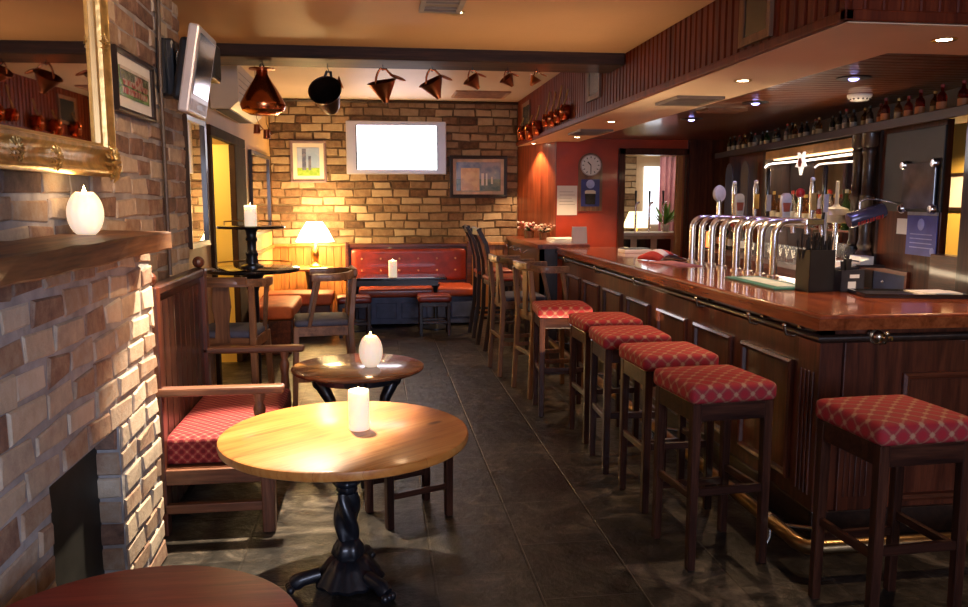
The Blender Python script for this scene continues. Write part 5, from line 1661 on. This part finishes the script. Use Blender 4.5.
def tap_handle(label, x, y, z, kind, seed=0):
    t = thing('tap_handle', label, 'tap handle', (x, y, z), 0, 'handles on top of the beer fonts')
    if kind == 'round':
        t.scale = (0.85, 0.85, 0.85)
        G().tube([(0, 0, 0), (0, 0, 0.15)], 0.022, 12, rs=[0.026, 0.02]).done('stem', CHROME, t, 60)
        G().lathe([(0, -0.018), (0.075, -0.018), (0.085, 0), (0.075, 0.018), (0, 0.018)], 28, MX.Translation((0, 0, 0.21)) @ MX.Rotation(R(90), 4, 'X') @ MX.Rotation(R(25), 4, 'Y')).done('badge', plain('badge_ivory', (0.75, 0.68, 0.55), 0.35), t, 40)
    elif kind == 'black':
        t.scale = (0.85, 0.85, 0.92)
        G().tube([(0, 0, 0), (0, 0, 0.10), (0, 0, 0.36), (0, 0, 0.39)], 0.02, 10, rs=[0.012, 0.017, 0.021, 0.012]).done('lever', BLACKGLOSS, t, 60)
        G().box(-0.02, 0.02, -0.034, -0.028, 0.05, 0.18).done('badge', SILVER, t)
    elif kind == 'red':
        G().tube([(0, 0, 0), (0, 0, 0.15)], 0.014, 10).done('stem', CHROME, t, 60)
        G().ball((0, 0, 0.175), 0.034, 1, 0.8, 1).done('knob', plain('knob_red', (0.45, 0.02, 0.02), 0.3), t, 60)
    elif kind == 'tall':
        t.scale = (0.75, 0.75, 0.72)
        G().tube([(0, 0, 0), (0, 0, 0.08), (0, 0, 0.3), (0, 0, 0.36)], 0.02, 12, rs=[0.016, 0.022, 0.026, 0.016]).done('lever', CHROME, t, 60)
        G().ball((0, 0, 0.37), 0.022).done('finial', WHITEP, t, 60)
        G().box(-0.024, 0.024, -0.038, -0.032, 0.08, 0.24).done('badge', plain('badge_gold', (0.55, 0.34, 0.1), 0.4, 0.3), t)
    else:
        G().prism([(-0.035, 0), (0.035, 0), (0.048, 0.12), (0.042, 0.22), (0.02, 0.245), (-0.02, 0.245), (-0.042, 0.22), (-0.048, 0.12)], -0.02, 0.02, MX.Rotation(R(90), 4, 'X')).done('lens', plain('lens_white', (0.72, 0.68, 0.62), 0.25, coat=0.5), t)
        t.scale = (0.8, 0.8, 0.72)
        G().prism([(-0.028, 0.06), (0.028, 0.06), (0.036, 0.15), (-0.036, 0.15)], 0.02, 0.023, MX.Rotation(R(90), 4, 'X')).done('badge', plain('badge_dull_red', (0.42, 0.10, 0.05), 0.4), t)
    return t


font('far chrome beer font with four bent pipes on the counter', 5.92, 4, 0.20, 0.26)
font('near chrome beer font with four bent pipes on the counter', 5.10, 4, 0.19, 0.30)
ZT = 1.078 + 0.385
for (x, y, kd, lb) in ((2.86, 6.46, 'round', 'round ivory tap badge at the far left of the beer fonts'),
                       (2.88, 6.22, 'tall', 'chrome tap lever just right of the round ivory badge'),
                       (2.86, 6.08, 'lens', 'white lens shaped tap badge above the far font'),
                       (2.93, 5.95, 'tall', 'gold badged chrome tap lever between the two fonts'),
                       (2.86, 5.62, 'black', 'tall black tap lever above the left pipe of the near font'),
                       (2.90, 5.42, 'lens', 'white lens tap badge above the near font'),
                       (2.94, 5.30, 'red', 'red knobbed tap handle above the near font'),
                       (2.96, 5.18, 'tall', 'gold badged chrome tap lever over the near font, beside the red knob'),
                       (2.99, 5.08, 'black', 'tall black tap lever at the right end of the near font')):
    tap_handle(lb, x, y, ZT - 0.01 + (0.02 if kd != 'lens' else 0.02), kd)
g = G().box(2.85, 2.98, 5.04, 6.5, ZT - 0.03, ZT + 0.012, 0.006)
o = g.done('font_bar', CHROME)
tag(o, 'long chrome bar joining the tap handles over the beer fonts', 'beer font')

# ================================================================== THINGS ON THE COUNTER
CT = 1.078
t = thing('straw_caddy', 'tall black caddy full of black straws near the counter corner', 'caddy', (2.50, 4.30, CT), R(8))
g = G().box(-0.085, 0.085, -0.06, 0.06, 0, 0.01)
for q in ((-0.085, -0.079, -0.06, 0.06), (0.079, 0.085, -0.06, 0.06), (-0.085, 0.085, -0.06, -0.054), (-0.085, 0.085, 0.054, 0.06)):
    g.box(*q, 0.0, 0.24)
g.done('box', BLACK, t)
rs_ = random.Random(3)
g = G()
for k in range(42):
    x, y = rs_.uniform(-0.065, 0.065), rs_.uniform(-0.04, 0.04)
    lx, ly = rs_.uniform(-0.05, 0.05), rs_.uniform(-0.04, 0.04)
    g.tube([(x, y, 0.02), (x + lx, y + ly, rs_.uniform(0.27, 0.34))], 0.004, 6)
o = tag(g.done('drinking_straws', BLACK), 'bunch of black drinking straws standing in the tall caddy', 'straws')
o['kind'] = 'stuff'
o.location = (2.50, 4.30, CT)
t = thing('condiment_caddy', 'low black caddy with white label, right of the straw caddy', 'caddy', (2.685, 4.28, CT), R(4))
g = G().box(-0.075, 0.075, -0.055, 0.055, 0, 0.008)
for q in ((-0.075, -0.07, -0.055, 0.055), (0.07, 0.075, -0.055, 0.055), (-0.075, 0.075, -0.055, -0.05), (-0.075, 0.075, 0.05, 0.055)):
    g.box(*q, 0.0, 0.125)
g.done('box', plain('slate_black_plastic', (0.03, 0.03, 0.04), 0.35), t)
G().box(-0.03, 0.02, -0.057, -0.055, 0.02, 0.06).box(-0.02, 0.04, -0.057, -0.055, 0.08, 0.1).done('paper_label', WHITE, t)
g = G()
for k in range(8):
    x = rs_.uniform(-0.05, 0.05)
    g.box(x, x + 0.02, -0.03 + 0.008 * k, -0.025 + 0.008 * k, 0.01, rs_.uniform(0.15, 0.19), M=MX.Rotation(R(rs_.uniform(-8, 8)), 4, 'Y'))
g.done('sachets', BLACK, t)
t = thing('sloping_box', 'dark sloping box with white top behind the black caddies', 'box', (3.02, 4.95, 1.05), R(12))
G().box(-0.11, 0.11, -0.1, 0.1, 0, 0.11, 0.004).done('body', BLACK, t)
G().box(-0.1, 0.1, -0.09, 0.09, 0.112, 0.125, M=MX.Rotation(R(-6), 4, 'Y')).done('lid', CREAM, t)
G().box(-0.1, 0.1, -0.1, 0.1, -1.05, 0).done('pedestal', wood('dark'), t)


def bar_mat(label, loc, rz, sx, sy):
    t = thing('bar_mat', label, 'mat', loc, rz)
    G().box(-sx, sx, -sy, sy, 0, 0.014, 0.004).done('mat', GREEN, t)
    G().box(-sx * 0.55, sx * 0.6, -sy * 0.8, sy * 0.8, 0.014, 0.016).done('pale_panel', plain('mat_pale', (0.55, 0.62, 0.55), 0.5, var=0.2), t)


bar_mat('green rubber bar mat with pale panel, left of the straw caddy', (2.42, 4.72, CT), R(-2), 0.12, 0.36)
t = thing('bar_towel', 'folded red and white bar towel on the counter by the opening', 'towel', (2.48, 6.75, CT), R(20))
TW = [plain('towel_red', (0.52, 0.035, 0.03), 0.9, bmp=0.4), plain('towel_white', (0.75, 0.70, 0.66), 0.9, bmp=0.4)]
g = G()
NX_, NY_ = 18, 12
grid = []
for i in range(NX_ + 1):
    row = []
    for j in range(NY_ + 1):
        u, v_ = i / NX_, j / NY_
        z = 0.10 * (math.sin(PI * u) ** 0.6) * (0.5 + 0.5 * math.sin(PI * v_)) * (0.8 + 0.3 * math.sin(5 * u + 2 * v_)) + 0.004
        row.append(g.bm.verts.new(((u - 0.5) * 0.3, (v_ - 0.5) * 0.3, z)))
    grid.append(row)
for i in range(NX_):
    for j in range(NY_):
        g.mi = 1 if (i // 3) % 2 else 0
        g._f([grid[i][j], grid[i + 1][j], grid[i + 1][j + 1], grid[i][j + 1]])
o = g.done('cloth', TW, t, 60)
s_ = o.modifiers.new('thick', 'SOLIDIFY')
s_.thickness = 0.006
s_.offset = 1
t = thing('bar_towel', 'flat pink bar towel on the counter beside the folded towel', 'towel', (2.42, 6.3, CT), R(5))
G().box(-0.12, 0.1, -0.3, 0.25, 0, 0.008, 0.003).done('cloth', plain('towel_pink', (0.6, 0.22, 0.18), 0.9, bmp=0.4), t)
t = thing('slim_box', 'white and black slim box on the far counter by the opening', 'box', (2.56, 7.75, CT), R(4))
G().box(-0.14, 0.14, -0.1, 0.1, 0, 0.035, 0.004).done('carton', WHITE, t)
G().box(-0.13, 0.13, -0.09, 0.09, 0.035, 0.045, 0.003).done('lid', BLACK, t)
t = thing('tray', 'black serving tray lying on the counter at right', 'tray', (2.92, 4.03, CT), R(-14))
G().box(-0.30, 0.26, -0.15, 0.13, 0, 0.012, 0.005).done('base', BLACK, t)
G().frame((-0.30, -0.15, 0.006), X, Y, Z, 0.56, 0.28, [(0, 0), (0, 0.016), (0.012, 0.016), (0.012, 0)]).done('lip', BLACKGLOSS, t)
G().box(-0.02, 0.10, -0.12, -0.06, 0.012, 0.015).done('paper_slip', WHITE, t)
t = thing('paper_sheets', 'cream paper sheets lying on the black tray at right', 'paper', (3.06, 4.03, CT + 0.0125), R(-10))
G().box(-0.13, 0.13, -0.08, 0.09, 0, 0.006).done('sheet', CREAM, t)
G().box(-0.10, 0.08, -0.09, 0.07, 0.006, 0.01, M=MX.Rotation(R(12), 4, 'Z')).done('sheet', WHITE, t)
t = thing('water_jug', 'white jug with red cap at the right edge on the counter', 'jug', (3.19, 3.84, CT))
G().lathe([(0, 0), (0.055, 0), (0.062, 0.02), (0.058, 0.11), (0.045, 0.14), (0, 0.145)], 24).done('body', plain('jug_ivory', (0.72, 0.66, 0.58), 0.35), t, 40)
G().lathe([(0, 0.145), (0.04, 0.145), (0.035, 0.17), (0, 0.175)], 20).done('cap', plain('cap_bright_red', (0.5, 0.04, 0.03), 0.4), t, 40)
G().tube([(0.055, 0, 0.11), (0.095, 0, 0.1), (0.095, 0, 0.05), (0.058, 0, 0.03)], 0.008, 8).done('handle', WHITEP, t, 60)
# far counter
CF = 1.11
for i, (x, y, s_, lb, cset) in enumerate(((1.98, 10.35, 1.0, 'white and pink flowers in a pot, leftmost on the far counter', ((0.8, 0.72, 0.66), (0.6, 0.18, 0.16))),
                                          (2.08, 9.85, 0.85, 'pale flower pot right of the pink flowers on the far counter', ((0.6, 0.45, 0.36), (0.4, 0.2, 0.14))))):
    t = thing('flower_pot', lb, 'flowers', (x, y, CF), 0)
    G().lathe([(0, 0), (0.06, 0), (0.075, 0.09), (0.065, 0.09), (0, 0.08)], 18).done('pot', wood('oak'), t, 40)
    rf = random.Random(i + 30)
    for c_ in cset:
        g = G()
        for k in range(22):
            a, q = rf.random() * 6.28, rf.uniform(0, 0.12) * s_
            g.ball((q * math.cos(a) * 1.2, q * math.sin(a), 0.11 + rf.uniform(0, 0.09) * s_), 0.02 * s_, 1, 1, 0.7, 8, 6)
        g.done('blossom', plain('petal_%d_%d' % (i, int(c_[1] * 100)), c_, 0.7), t)
    g = G()
    for k in range(16):
        a = rf.random() * 6.28
        d = V((math.cos(a) * 0.13, math.sin(a) * 0.13, rf.uniform(0.02, 0.1)))
        p = V((0, 0, 0.08))
        sd = V((-math.sin(a), math.cos(a), 0)) * 0.015
        vs = [g.bm.verts.new(q_) for q_ in (p, p + d * 0.6 + sd, p + d, p + d * 0.6 - sd)]
        g._f(vs)
    g.done('leaves', plain('leaf_dark', (0.05, 0.11, 0.03), 0.6), t)
t = thing('paper_stack', 'flat stack of white papers on the far counter', 'paper', (2.16, 9.25, CF), R(-6))
for k in range(4):
    G().box(-0.15 + 0.01 * k, 0.13 + 0.012 * k, -0.28 + 0.03 * k, 0.25 - 0.02 * k, 0.012 * k, 0.012 * k + 0.01, M=MX.Rotation(R(4 * k), 4, 'Z')).done('sheet', WHITE, t)
t = thing('menu_card', 'white folded menu card standing at the far counter end', 'menu', (2.30, 8.92, CF), R(3))
G().box(-0.085, 0.085, -0.004, 0.0, 0, 0.19, M=MX.Rotation(R(-10), 4, 'X')).done('front_leaf', WHITE, t)
G().box(-0.085, 0.085, 0.0, 0.004, 0, 0.19, M=MX.Translation((0, 0.066, 0)) @ MX.Rotation(R(10), 4, 'X')).done('back_leaf', WHITE, t)
